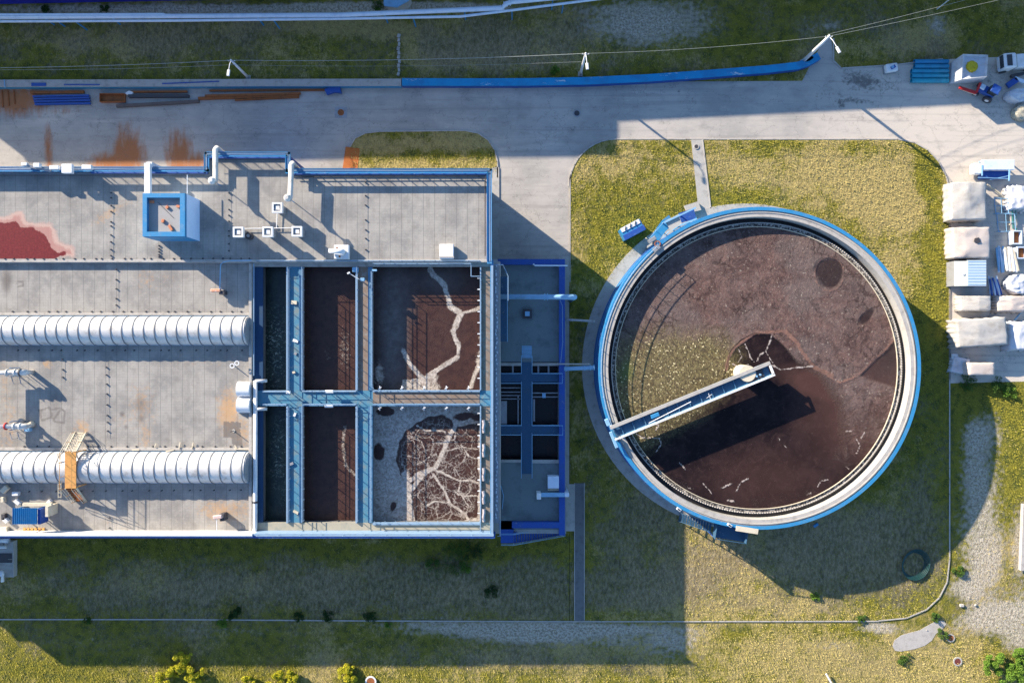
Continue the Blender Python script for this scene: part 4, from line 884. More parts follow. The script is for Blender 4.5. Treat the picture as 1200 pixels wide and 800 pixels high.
for t in (-.25,.25): MB().cyl(c.x+t*d.x, c.y+t*d.y, ZB-.369, ZB-.1, .13, 12).build('motor', LBLUE, br)
c = e0+d*(Lb-1.0)+s*1.1; MB().cyl(c.x, c.y, ZS-.5, ZB-.56, .35, 16).build('centre_column', CONC, br)
# carriage that runs on the rim
MB().obox(e0+d*-.3+s*-.5+Vector((0,0,-.7)), (.9,.5,.5), math.atan2(s.y,s.x)).build('carriage', LBLUE, br, bevel=.04)
MB().obox(e0+d*-.4+s*1.9+Vector((0,0,-.75)), (2.2,.4,.3), math.atan2(s.y,s.x)).build('carriage', LBLUE, br, bevel=.04)
for w_ in (-.3, Wd+.2):
    c = e0+d*.1+s*w_; MB().tube([(c.x-d.x*.09,c.y-d.y*.09,ZK+.32),(c.x+d.x*.09,c.y+d.y*.09,ZK+.32)], .29, 16).build('wheel', DARK, br)
for w_ in (.05, Wd-.1):
    c = e0+d*-.1+s*w_; MB().box(c.x-.08,c.y-.08,ZK+.18,c.x+.08,c.y+.08,ZB-.122).build('leg', WHITE, br)


# ------------------------------------------------------------ buildings to the north (mostly beyond the frame; they cast the long shade)
def block(name, label, x0, y0, x1, y1, z, wall_m, roof_m, dep=16, win=True, cat='building'):
    """building whose south wall foot runs from pixel (x0,y0) to (x1,y1) on the ground"""
    a = Vector(P(x0, y0, 0)); b = Vector(P(x1, y1, 0)); d = (b-a).normalized(); n = Vector((-d.y, d.x, 0)); L = (b-a).length
    r = empty(name, (a+b)/2, label, cat)
    q = [a, b, b+n*dep, a+n*dep]
    MB().prism([(v.x, v.y) for v in q], 0, z-.3).build('wall', wall_m, r)
    q2 = [a-d*.2-n*.2, b+d*.2-n*.2, b+d*.2+n*(dep+.2), a-d*.2+n*(dep+.2)]
    MB().prism([(v.x, v.y) for v in q2], z-.299, z).build('roof', roof_m, r)
    if win:
        k = int(L/6)
        for i in range(k):
            c = a + d*(3+i*6) - n*.03; MB().obox((c.x, c.y, z*.55), (2.4, .1, 1.5), math.atan2(d.y, d.x)).build('window', GLASS, r)
    return r
NBLUE = PM('ultramarine_cladding', (.012,.018,.34), (.01,.015,.22), .5, .8, .5)
block('low_workshop', 'low workshop with ultramarine cladding along the top left edge of the picture', -300, 11, 330, -1.5, 3.2, NBLUE, GREY, 5, False)
block('factory_hall', 'tall factory hall north of the plant whose shade covers the road', -247, -27, 441, -35, 14.7, WALLM, GREY, 20)
block('factory_wing', 'lower factory wing east of the tall hall beyond the verge', 442.5, -27, 915, -50, 11.6, WALLM, GREY, 12)
block('stair_tower', 'short stair tower at the east end of the factory wing', 936, -46, 1010, -46, 12.7, WALLM, GREY, 8)
block('storage_shed', 'long storage shed further east beyond the verge', 1012, -40, 1300, -52, 11.2, WALLM, GREY, 8)
kb = empty('blue_kiosk', P(465, -4, 0), 'small pale blue flat kiosk roof showing at the top edge', 'kiosk')
MB().prism([P2(*q, 2.6) for q in ((449,-6),(484,-8),(479,1),(465,9),(450,7))], 2.45, 2.6).build('roof', LBLUE, kb)
MB().prism([P2(*q, 2.6) for q in ((452,-5),(480,-6),(475,0),(464,6),(452,5))], 0, 2.449).build('wall', WALLM, kb)

# pipe run on low supports
def pipe_thing(name, label, pts, r, m_, cat='pipe', group=None, sup=None, supz=0, flanges=()):
    e = empty(name, (pts[0][0], pts[0][1], 0), label, cat, group)
    MB().tube(pts, r, 12).build('pipe_run', m_, e, smooth=True)
    for t in sup or []:
        i = min(int(t), len(pts)-2); q = Vector(pts[i]).lerp(Vector(pts[i+1]), t-i); MB().box(q.x-.08, q.y-.08, supz, q.x+.08, q.y+.08, q.z-r*.9).build('support', BLUE, e)
    for t in flanges:
        i = min(int(t), len(pts)-2); A, B = Vector(pts[i]), Vector(pts[i+1]); q = A.lerp(B, t-i); d = (B-A).normalized(); MB().tube([q-d*.05, q+d*.05], r*1.35, 12).build('flange', m_, e)
    return e
PIPEW = PM('blue_white_pipe_paint', (.62,.70,.80), (.3,.42,.58), .5, 1.0, .4)
pipe_thing('overhead_pipe', 'thinnest pale pipe of the raised run, ending a fifth of the way along', [P(-80,17.2,3.2), P(60,17.0,3.2), P(192,16.6,3.2), P(196,18,3.0)], .14, PIPEW, sup=[.9,1.5])
pipe_thing('overhead_pipe', 'thick pale blue pipe running along the top, rising to a bend near the centre', [P(-80,20.6,3), P(200,19,3), P(400,17.6,3), P(500,13.5,3), P(588,9.6,3), P(593,4.5,3.4), P(600,2.5,3.4), P(720,-9,3.4)], .30, PIPEW, sup=[.5,1.5,2.5,3.5,6.4], flanges=[4.1,4.9,5.6])
pipe_thing('overhead_pipe', 'southern pale pipe of the raised run, curving away up to the right', [P(-80,25.6,2.8), P(200,24.4,2.8), P(400,22.2,2.8), P(540,19.6,2.8), P(600,12.2,2.8), P(660,4.4,2.8), P(740,-6,2.8)], .17, PIPEW, sup=[.6,1.6,2.6,4,5])

# long low walls beside the road
def wall_thing(label, pts, wpx, z, body_m, top_m, side=0.0):
    e = empty('low_wall', P(*pts[len(pts)//2], 0), label, 'wall'); k = (HC-z)/F; W = [Vector(P(x, y, z)) for x, y in pts]
    def strip(w0, w1, z0, z1):
        n = len(W); vs = []
        for i in range(n):
            d = (W[min(i+1,n-1)]-W[max(i-1,0)]).normalized(); s_ = Vector((-d.y, d.x, 0))
            for ww, zz in ((w0,z0),(w1,z0),(w1,z1),(w0,z1)): q = W[i]+s_*ww; vs.append((q.x,q.y,zz))
        fs = [(0,1,2,3),(4*n-1,4*n-2,4*n-3,4*n-4)]
        for i in range(n-1):
            a, b = 4*i, 4*i+4
            for j in range(4): fs.append((a+j, a+(j+1)%4, b+(j+1)%4, b+j))
        return MB().add(vs, fs)
    h = wpx*k/2
    strip(-h, h, 0, z-.1).build('body', body_m, e); strip(-h+.004, h+.02, z-.098, z).build('coping', top_m, e)
    return e
n = NT('peeling_blue_paint', .55, 0, .3)
c = n.mix(n.step(n.noise(.6, 4), .4, .7), (.012,.26,.52), (.02,.20,.42)); c = n.mix(n.step(n.noise(1.4, 7, .8, vec=n.mapping((.22, .7, 1))), .60, .63), c, (.50,.55,.60)); PEEL = n.out(c)
wall_thing('long low retaining wall with pale concrete coping and blue base, west of the road bend', [(-90,98),(100,97.6),(300,97),(470,96.6)], 8.2, .9, BLUE, PCONC)
wall_thing('bright blue low wall with peeling white paint curving beside the road', [(471,96.2),(560,96.4),(620,96.2),(690,94.8),(760,91.5),(830,86.5),(900,81),(935,77),(946,73.5),(960,65.5)], 8.6, .9, DBLUE, PEEL)
for q, lab in (((37,96.8,54,101.6),'short wide blue plate on the pale wall coping'), ((75,98.6,117,100.2),'thin blue bar lying on pale wall coping, left of the cable pole'), ((190,98.3,257,95.6),'long thin blue bar lying on the wall coping near the cable pole')):
    a = P(q[0], (q[1]+q[3])/2 if q[3]>q[1] else q[1], .92); b = P(q[2], (q[1]+q[3])/2 if q[3]>q[1] else q[3], .92); w_ = .45 if q[2]-q[0] < 20 else .13
    tag(MB().bar((a[0],a[1],.905+.04),(b[0],b[1],.905+.04), w_, .08).build('blue_bar' if w_ < .4 else 'blue_plate', DBLUE, bevel=.01), lab, 'steel bar')
tag(MB().tube([P(5,93.5,1.0), P(6,103,1.0)], .07, 6).build('wall_pipe', LBLUE), 'thin pale blue pipe crossing the wall at the left edge', 'pipe')
# stone line across the verge
for i, y in enumerate(range(42, 90, 5)):
    random.seed(i+40); x = 467.5+random.uniform(-.8,.8)
    tag(MB().obox(P(x, y, .12), (.3+random.uniform(0,.15), .5, .24), random.uniform(-.3,.3)).build('kerb_stone', PCONC, bevel=.04), 'small grey stone in the broken line crossing the shaded verge', 'stone', 'broken line of stones across the verge')

# steel stock laid along the wall
def beam(x0, y0, x1, y1, wpx, m_, label, z=.28, h=.25, name='steel_beam', group=None, cat='beam'):
    a = Vector(P(x0,y0,z)); b = Vector(P(x1,y1,z)); w_ = wpx*HC/F; m = MB()
    d = (b-a).normalized(); s_ = Vector((-d.y,d.x,0))
    zc = z-h/2
    m.bar(a+Vector((0,0,-h+.03)), b+Vector((0,0,-h+.03)), w_, .05); m.bar(a+Vector((0,0,-.025)), b+Vector((0,0,-.025)), w_, .05); m.bar(a+Vector((0,0,-h/2)), b+Vector((0,0,-h/2)), w_*.25, h-.08)
    return tag(m.build(name, m_), label, cat, group)
beam(35,108.2,98,107.6,3.2,RUST,'rusty brown beam lying above the blue bundle beside the wall')
for i, (y0, y1, w_) in enumerate([(113,111.8,2),(116,114.5,2.2),(119,117.5,2.2),(122,121,2.4)]):
    beam(38+i*.8, y0, 104+i*.6, y1, w_, DBLUE, ['topmost','second','third','lowest'][i]+' blue beam in the stacked bundle by the west road edge', z=.3+.02*i)
m = MB(); e = empty('steel_skip', P(130,114,0), 'rusty open steel box between the blue beams and dark pipe', 'skip')
MB().pbox(117,110,145,118.8,.05,.12,.3).build('floor', RUST, e)
for q in ((116.4,109.4,145.6,110),(116.4,118.8,145.6,119.4),(116.4,110,117,118.8),(145,110,145.6,118.8)): MB().pbox(*q,.05,.5,.5).build('side', RUST, e)
beam(150,112.6,221,112.2,3.6,DARK,'black steel beam lying right of the rusty open box', z=.4,h=.35)
beam(152,107.6,219,107.2,2.2,RUST,'narrow rusty beam between the wall and black beam')
beam(136,124.3,233,118.6,3.6,PM('grey_brown_steel',(.13,.10,.09),None,.4,2,.7),'long slanting grey brown beam on the road below the black beam')
for i, (a_, b_) in enumerate((((232,115.3),(350,111.2)),((240,112.2),(352,109.2)),((275,117.2),(350,113.8)))): beam(*a_, *b_, (3.4,2.6,1.6)[i], RUST, ['widest orange rusty beam of the long pile by the wall','middle orange rusty beam of the long pile by the wall','thin lower rusty beam beside the long pile by the wall'][i], z=.3+.12*(i==1))
beam(245,106.2,380,105.2,1.8,RUST,'very long thin rusty bar tight against the pale wall')
for i in range(3): beam(2+i*7,106,3+i*7,126-i*2,1.2,RUST,['leftmost','middle','rightmost'][i]+' upright rusty bar across the orange stain at the left edge', z=.12, h=.1)
tag(MB().prism([P2(*q, .5) for q in ((380,105),(388,100),(397,96),(400,109),(392,108),(383,111))], .05, .5).build('blue_sheet', DBLUE, bevel=.03), 'folded deep blue sheet leaning at the wall beside the rusty bars', 'sheet')
tag(MB().prism([P2(*q, .35) for q in ((146,109),(151,106),(156,108),(154,111),(148,111))], .0, .35).build('white_bag', WHITE, bevel=.05), 'small crumpled white bag at the wall beside the rusty box', 'bag')
tag(MB().prism([P2(*q, .14) for q in ((405,172),(421.5,174),(419,198),(401.5,197))], .009, .11).build('rusty_plate', PM('orange_rust_plate',(.42,.13,.03),(.25,.07,.02),.7,1.2,.85)), 'orange rusty plate lying at the corner of the small lawn', 'plate')
def manhole(px, py, r, lab, lid, sq=False, z=.012, ring_m=CONC):
    e = empty('manhole', P(px, py, z), lab, 'manhole'); c = P(px, py, z)
    if sq: MB().box(c[0]-r*1.7, c[1]-r*1.5, z, c[0]+r*1.7, c[1]+r*1.5, z+.03).build('frame', ring_m, e)
    else: MB().ring(c[0], c[1], r*.9, r*1.25, z, z+.08, 24).build('frame', ring_m, e)
    MB().cyl(c[0], c[1], z+.001, z+.06, r*.88, 24).build('lid', lid, e)
manhole(399.5,132,.5,'square manhole frame with rusty round lid on the shaded road', RUST, True, ring_m=GREY)
manhole(676,133,.42,'round dark manhole in the road north of the tank lawn', DARK, ring_m=GREY)
manhole(1114,747,.45,'orange brown manhole lid in sunlit grass, upper of two', RUST, z=.05)
manhole(1122,774.5,.5,'dark red manhole lid in sunlit grass, lower of two', PM('dark_red_iron',(.16,.04,.03),None,.4,2,.7), z=.05)
manhole(434.5,798,.62,'white concrete ring manhole with brown lid at bottom edge', RUST, z=.2, ring_m=WHITE)
manhole(816,172,.3,'small drain cover on the concrete path to the tank', DARK, z=.112)

# ------------------------------------------------------------ lamp poles and overhead cables
def lamp_pole(px, py, h, arm, lab, r=.2):
    e = empty('street_lamp', P(px, py, 0), lab, 'street lamp'); x, y, _ = P(px, py, 0)
    MB().tube([(x,y,0),(x,y,h)], r, 10, r*.62).build('pole', WHITE, e, smooth=True)
    MB().box(x-.3,y-.3,0,x+.3,y+.3,.25).build('base', PCONC, e)
    ax, ay = arm; L = math.hypot(ax, ay); ux, uy = ax/L, ay/L
    MB().tube([(x,y,h-.15),(x+ax*.4,y+ay*.4,h+.15),(x+ax,y+ay,h+.2)], .05, 6).build('arm', WHITE, e)
    MB().obox((x+ax*1.15,y+ay*1.15,h+.16), (.85,.36,.16), math.atan2(uy,ux)).build('lamp_head', WHITE, e, bevel=.05)
    MB().bar((x-.45,y,h-.35),(x+.45,y,h-.35),.09,.09).build('cross_arm', GREY, e)
    for s_ in (-.4,.4): MB().cyl(x+s_,y,h-.3,h-.1,.05,8).build('insulator', WHITE, e)
    return (x, y, h-.1)
t1 = lamp_pole(291.5, 91.5, 6.4, (-.2,-1.5), 'white street lamp pole leaning left over the verge behind the pale wall')
t2 = lamp_pole(680, 87.5, 7.4, (.15,-1.5), 'short-looking white street lamp pole on the verge behind the blue wall')
t3 = lamp_pole(940, 73, 8.6, (.9,-1.6), 'tallest cream street lamp pole at the east end of the blue wall', .26)
tag(MB().prism([P2(*q,.9) for q in oval(947,69,7,3.2,-18)], 0, .9).build('footing', LBLUE, bevel=.05), 'pale blue concrete footing at the foot of the tallest street lamp', 'footing')
def cable(a, b, sag, lab, r=.035, dx=0):
    pts = []
    for i in range(17):
        t = i/16; q = Vector(a).lerp(Vector(b), t); pts.append((q.x, q.y, q.z - sag*4*t*(1-t)))
    tag(MB().tube(pts, r, 5).build('overhead_cable', CABLE), lab, 'cable')
cable(P(-120,80,6), t1, .8, 'pale overhead cable from the left edge to the first lamp pole')
cable((P(-120,84,5)[0],P(-120,82,5)[1],5.4), (t1[0]+.3,t1[1]-.3,5.6), 1.0, 'lower of the two overhead cables west of the first lamp pole', .02)
cable(t1, t2, .9, 'overhead cable spanning between first and second lamp poles')
cable((t1[0],t1[1]-.3,5.5), (t2[0],t2[1]-.5,5.9), .9, 'thin lower overhead cable between first and second lamp poles', .015)
cable(t2, t3, .9, 'overhead cable spanning between second and tallest lamp poles', .02)
cable(t3, P(1290,-28,8), .6, 'thin overhead cable from the tallest lamp pole to the top right', .02)
cable((t3[0],t3[1]+.4,8.1), P(1290,-44,8), .8, 'second thin overhead cable from the tallest pole to top right', .02)
tag(MB().tube([P(1098,11,0),P(1098,11,0)[:2]+(3.4,)], .07, 8).build('marker_post', WHITE), 'thin white post on the verge at the top edge, far right', 'post')

# ------------------------------------------------------------ roof equipment
def arch(x0, x1, yc, rpx, zb, name, lab, step=12.7, cat='duct'):
    k = (HC-zb-1)/F; e = empty(name, P((max(x0,-100)+x1)/2, yc, zb), lab, cat); A = P(x0, yc, zb+.2); B = P(x1, yc, zb+.2); r = rpx*k
    def half(xa, xb, rr, zz=0):
        n = 24; vs = []
        for x in (xa, xb):
            vs.append((x, A[1]-rr, zb)); vs += [(x, A[1]-rr*math.cos(math.pi*i/n), zb+.12+zz+rr*math.sin(math.pi*i/n)*1.0) for i in range(n+1)]; vs.append((x, A[1]+rr, zb))
        m_ = n+3; fs = [tuple(range(m_)), tuple(range(m_, 2*m_))[::-1]] + [(i, i+1, m_+i+1, m_+i) for i in range(m_-1)] + [(m_-1, 0, m_, 2*m_-1)]
        return MB().add(vs, fs)
    half(A[0], B[0], r).build('shell', SILVER, e, smooth=False)
    st = step*k; first = None; i = 0; x = B[0]-.25
    while x > A[0] and i < 99:
        if first is None: first = half(x-.055, x+.055, r+.05).build('seam_band', PM('seam_'+str(int(yc)), (.16,.17,.19), None, .3, 2, .6), e); x00 = x
        else: o = first.copy(); link(o); o.location = first.location + Vector((x-x00,0,0))
        x -= st; i += 1
    half(B[0], B[0]+.12, r*.96).build('end_cap', GREY, e)
    for s_ in (-1, 1): MB().box(A[0], A[1]+s_*(r+.02)-.05, zb, B[0], A[1]+s_*(r+.02)+.05, zb+.22).build('base_angle', RAILM, e)
    return e
arch(-255, 291.5, 387.5, 16.8, ZL, 'vaulted_duct', 'northern silver barrel-vaulted duct with dark seams across the lower roof')
arch(-255, 291.5, 547.5, 18.2, ZL, 'vaulted_duct', 'southern silver barrel-vaulted duct crossed by the ochre stair bridge')
# roof house
rh = empty('roof_house', P(200, 255, ZU), 'square blue rooftop penthouse with open parapet and pale blue east wall', 'penthouse')
zt = ZU+4.1; a = P(167,226.5,zt); b = P(216.5,277,zt)
MB().box(a[0],b[1],ZU,b[0],a[1],zt-.5).build('wall', PM('skylit_blue_cladding',(.55,.72,.95),None,.2,1,.6), rh)  # pale blue brightened so the colour carries the wall's skylight
for q in ((167,226.5,216.5,231.5),(167,271.5,216.5,277),(167,231.5,172,271.5),(210.8,231.5,216.5,271.5)):
    MB().pbox(*q, zt-.499, zt).build('parapet', BLUE, rh)
MB().box(a[0]-.03,b[1]-.03,ZU+.3,b[0]+.03,b[1]-.002,zt-.3).build('south_panel', BLUE, rh)
sheet('roof', [(172,231.5),(210.8,231.5),(210.8,271.5),(172,271.5)], zt-.49, PM('penthouse_roof',(.34,.33,.32),(.26,.25,.24),.6,.8,.9), None, None, rh)
for i, (x, y, w_, lab) in enumerate(((178,236.5,.5,'orange brick in the northwest corner of penthouse roof'),(196,243,.35,'small orange brick near middle of the penthouse roof'),(191,259,.4,'orange brick left of centre on the penthouse roof'),(200,267,.7,'pair of orange bricks by the south edge of penthouse roof'),(209,242,.4,'orange brick against the east parapet of the penthouse'))):
    tag(MB().obox(P(x,y,zt-.38), (w_,.3,.2), i*.7).build('brick', PM('orange_brick%d'%i,(.55,.2,.1),None,.4,3,.8), bevel=.02), lab, 'brick')
tag(MB().tube([P(185,237,zt-.45), P(204,256,zt-.45)], .02, 5).build('wire', DARK), 'thin dark wire lying diagonally on the penthouse roof', 'wire')
# ducts and pipes over the north parapet
e = empty('square_duct', P(172, 208, ZU), 'white square duct crossing the north parapet to the penthouse', 'duct'); z = ZU+2.0
MB().pbox(169,191,175.5,227,z-.5,z,z).build('duct_run', WHITE, e); a = P(172.3,191.5,z); MB().box(a[0]-.33,a[1]-.3,2,a[0]+.33,a[1]+.3,z-.502).build('riser', WHITE, e); MB().pbox(165,225,176,227.5,z-1.2,z-.51,z).build('plenum', WHITE, e)
def over_pipe(x0, y0, x1, y1, lab):
    z = ZU+1.75; e = empty('vent_pipe', P(x1, y1, ZU), lab, 'pipe'); a = P(x0,y0,z); b = P(x1,y1,z)
    MB().tube([(a[0],a[1],1),(a[0],a[1],z-.3),(a[0],a[1]-.3,z),(b[0],b[1]+.25,z),(b[0],b[1],z+.25),(b[0],b[1],z+1.15)], .30, 12).build('pipe_run', SILVER, e, smooth=True)
    MB().cyl(b[0],b[1],z+1.1,z+1.4,.46,14,.2).build('cowl', SILVER, e); MB().cyl(b[0],b[1],ZU,z-.3,.05,6).build('support', BLUE, e)
over_pipe(252.5,172.5,252.5,214,'silver vent pipe bent over the parapet right of the penthouse'); over_pipe(341.5,190.5,340,234,'silver vent pipe bent over parapet above the four square roof vents')
for i, (x, y, w_, h_) in enumerate(((29.5,192.8,.7,.35),(44,194,.75,.5),(64.5,196.6,1.1,.45),(79.5,198,1.25,1.1),(102.5,196.2,1.15,.5))):
    lab = ['leftmost small white box on posts above the north parapet','small white box above the north parapet, second from the left','flat white box above north parapet just left of the big one','biggest squarish white box above the north parapet','flat white box above north parapet just right of the big one'][i]
    z = ZU+1.75; e = empty('inlet_box', P(x,y,ZU), lab, 'vent box'); c = P(x,y,z)
    MB().obox((c[0],c[1],z), (w_,h_,.5)).build('hood', WHITE, e, bevel=.03); MB().box(c[0]-.06,c[1]-.06,ZU-.4,c[0]+.06,c[1]+.06,z-.25).build('post', BLUE, e)
MB_ = MB().bar(P(28,193.5,ZU+1.9), P(60,200.5,ZU+1.3), .3, .2); tag(MB_.build('slanted_channel', GREY), 'grey slanted channel between two small white boxes on the north parapet', 'channel')
def roof_vent(x, y, lab):
    z = ZU+2.1; e = empty('roof_vent', P(x,y,ZU), lab, 'roof vent', 'square roof vents'); c = P(x,y,z)
    MB().box(c[0]-.42,c[1]-.42,ZU,c[0]+.42,c[1]+.42,z-.35).build('shaft', GREY, e)
    for q in ((-.62,-.62,.62,-.42),(-.62,.42,.62,.62),(-.62,-.42,-.42,.42),(.42,-.42,.62,.42)): MB().box(c[0]+q[0],c[1]+q[1],z-.5,c[0]+q[2],c[1]+q[3],z).build('cowl_side', WHITE, e)
    MB().box(c[0]-.41,c[1]-.41,z-.349,c[0]+.41,c[1]+.41,z-.27).build('damper', PCONC, e); MB().box(c[0]-.24,c[1]-.24,z-.269,c[0]+.24,c[1]+.24,z-.12).build('cap', WHITE, e)
for x, y, lab in ((324.6,243.2,'square white roof vent standing alone above the row of vents'),(313.4,271.5,'middle square vent in the row south of the bent silver pipe'),(347.6,271,'rightmost square white vent in the roof vent row'),(278.8,271.8,'leftmost square roof vent near the penthouse shadow')): roof_vent(x, y, lab)
for pts, lab in (([(281,268,ZU+.3),(345,267,ZU+.3)],'thin pipe on the roof linking the square vents'),([(325,247,ZU+.3),(324,267,ZU+.3)],'short thin pipe from the upper vent down to the vent row'),([(219.5,205,ZU+1.6),(219.5,227,ZU+1.6)],'thin white pole north of the penthouse parapet')):
    tag(MB().tube([P(*q) for q in pts], .05, 6).build('thin_pipe', WHITE), lab, 'pipe')
e = empty('round_vent', P(291,276,ZU), 'round dark vent drum beside the leftmost square roof vent', 'vent'); c = P(290.5,276,ZU+.9); MB().cyl(c[0],c[1],ZU,ZU+.8,.42,18).build('drum', DARK, e); MB().cyl(c[0],c[1],ZU+.8,ZU+.9,.2,12).build('cap', GREY, e)
fb = empty('fan_unit', P(400,295,ZU), 'white rooftop fan unit with curved spout by the basin edge', 'fan')
MB().pbox(391.5,287,408.5,303.2,ZU+.1,ZU+.9,ZU+.9).build('casing', WHITE, fb, bevel=.03)
c = P(403,295.5,ZU+1); MB().tube([(c[0],c[1],ZU+.91),(c[0],c[1],ZU+1.25),(c[0]-.4,c[1]+.05,ZU+1.45),(c[0]-1.7,c[1]+.1,ZU+1.4)], .28, 12).build('spout', WHITE, fb, smooth=True)
for q in ((395,291),(398,300.5)): c = P(*q,ZU+.9); MB().cyl(c[0],c[1],ZU+.901,ZU+.96,.13,12).build('port', RUST, fb)
wb = empty('white_hatch', P(523,295,ZU), 'white curved hatch box alone at the east end of upper roof', 'hatch')
MB().pbox(515,286,531.5,303.2,ZU+.1,ZU+.75,ZU+.75).build('body', WHITE, wb, bevel=.05); MB().pbox(514.6,300,531.9,302,ZU+.751,ZU+.80,ZU+.8).build('lip', PCONC, wb)
def hood(y, lab):
    e = empty('curved_hood', P(284,y,ZL), lab, 'hood'); a = P(277,y,ZL+.8); b = P(292,y,ZL+.8); r = .9
    n = 14; vs = []
    for x in (a[0],b[0]): vs.append((x,a[1]-r,ZL)); vs += [(x,a[1]-r*math.cos(math.pi*i/n),ZL+.25+.75*math.sin(math.pi*i/n)) for i in range(n+1)]; vs.append((x,a[1]+r,ZL))
    m_ = n+3; MB().add(vs, [tuple(range(m_)), tuple(range(m_,2*m_))[::-1]]+[(i,i+1,m_+i+1,m_+i) for i in range(m_-1)]+[(m_-1,0,m_,2*m_-1)]).build('shell', WHITE, e)
    for s_ in (-1,1): MB().box(a[0]-.05,a[1]+s_*r-.05,ZL,b[0]+.05,a[1]+s_*r+.05,ZL+.3).build('frame', WHITE, e)
hood(456.3,'northern of two white curved hoods against the basin kerb'); hood(475,'southern of two white curved hoods against the basin kerb')
# davit pipe
e = empty('davit', P(258,330,ZL), 'bent pale blue davit pipe reaching from the basin corner over the lower roof', 'davit')
MB().tube([P(295,305,ZU+.9),P(270,305.5,ZU+.9),P(262,307,ZU+.9),P(258.5,310,ZU+.9),P(257.5,338,ZU+.6)], .06, 8).build('tube', LBLUE, e); MB().tube([P(257.5,338,ZU+.6),P(257.5,338,ZU+.6)[:2]+(ZL,)], .05, 6).build('leg', LBLUE, e)
MB().obox(P(253,340.3,ZL+.9), (1.2,.4,.4)).build('float', PM('orange_float',(.65,.3,.18),(.6,.6,.6),.8,6,.6), e, bevel=.08); MB().obox(P(261.5,343,ZL+.5), (.7,.5,.9)).build('winch', DARK, e, bevel=.04)
# post with two rings
e = empty('ring_post', P(276,429,ZL), 'short post with two white rings near the northern duct end', 'post'); c = P(274,428,ZL)
MB().cyl(c[0],c[1],ZL,ZL+.9,.06,8).build('post', DARK, e)
for q in ((272,428.5),(277.5,425.3)): g = P(*q,ZL+.95); MB().ring(g[0],g[1],.2,.3,ZL+.9,ZL+.98,20).build('ring', WHITE, e)
e = empty('standpipe', P(256,607,ZL), 'pale pink and white standpipe with valves near the south parapet', 'standpipe'); c = P(254.5,604.5,ZL+1)
MB().cyl(c[0],c[1],ZL,ZL+1.3,.12,8).build('post', GREY, e); MB().obox((c[0]+.2,c[1],ZL+1.35), (1.1,.45,.3), .1).build('head', PM('faded_pink',(.6,.42,.38),(.6,.6,.6),.7,6,.7), e, bevel=.08)
MB().tube([(c[0],c[1],ZL+1.2),P(254,624,ZL+1.1)], .05, 6).build('pipe', WHITE, e); MB().obox(P(262,605,ZL+.5),(.6,.9,1.0),.1).build('box', DARK, e, bevel=.04)
# monopod mark on the stained patch
e = empty('small_post', P(273,503,ZL), 'short dark post standing on the stained square patch of roof', 'post'); c = P(274,504.5,ZL); MB().cyl(c[0],c[1],ZL,ZL+1.0,.05,6).build('pole', DARK, e); MB().cyl(c[0],c[1],ZL,ZL+.06,.2,10).build('foot', PCONC, e)
# bent silver pipes at the west edge
def upipe():
    z = ZL+1.6; e = empty('insulated_pipe', P(15,436,ZL), 'silver insulated pipe loop with two risers at the left edge of lower roof', 'pipe')
    a = P(28,436.5,z); b = P(-7,436.5,z); c = P(-7,499,z); d_ = P(29,499.5,z)
    MB().tube([(a[0],a[1],ZL),(a[0],a[1],z-.3),(a[0]-.3,a[1],z),b,c,(d_[0]-.3,d_[1],z),(d_[0],d_[1],z-.3),(d_[0],d_[1],ZL)], .33, 12).build('pipe_run', SILVER, e, smooth=True)
    for q, m_ in (((8.5,436.5),SILVER),((18,436.5),SILVER),((24,436.5),DARK),((7,499.3),RED),((17,499.4),SILVER),((24,499.4),SILVER)):
        g = P(*q,z); MB().tube([(g[0]-.07,g[1],z),(g[0]+.07,g[1],z)], .45, 12).build('flange', m_, e)
    for q in ((12,436),(12,499)):
        g = P(*q,z); MB().bar((g[0],g[1]+.5,ZL),(g[0],g[1]+.5,z+.1),.08,.08).build('support', BLUE, e); MB().bar((g[0],g[1]-.5,ZL),(g[0],g[1]-.5,z+.1),.08,.08).build('support', BLUE, e)
upipe()
for q, lab in (((22,441,40,462),'thin steel rail frame south of the upper silver riser'),((20,505,42,522),'thin steel rail frame south of the lower silver riser')):
    e = empty('steel_trestle', P(q[0],q[1],ZL), lab, 'rail')
    for x in (q[0], q[0]+9): MB().tube([P(x,q[1],ZL)[:2]+(ZL,),P(x,q[1],ZL)[:2]+(ZL+1.3,),P(x+2,q[1]+8,ZL)[:2]+(ZL+1.3,),P(x+2,q[1]+8,ZL)[:2]+(ZL,)], .04, 6).build('rail', GREY, e)
for i,(x,y) in enumerate(((33,503),(36,497),(24,494))): tag(MB().obox(P(x,y,ZL+.3),(.7,.5,.6),i*.5).build('valve_block', (LBLUE,PALE,PCONC)[i], bevel=.05), ['pale blue valve block beside the lower silver riser','cream rag heap right of lower silver riser','grey block above the lower silver riser'][i], 'valve block')
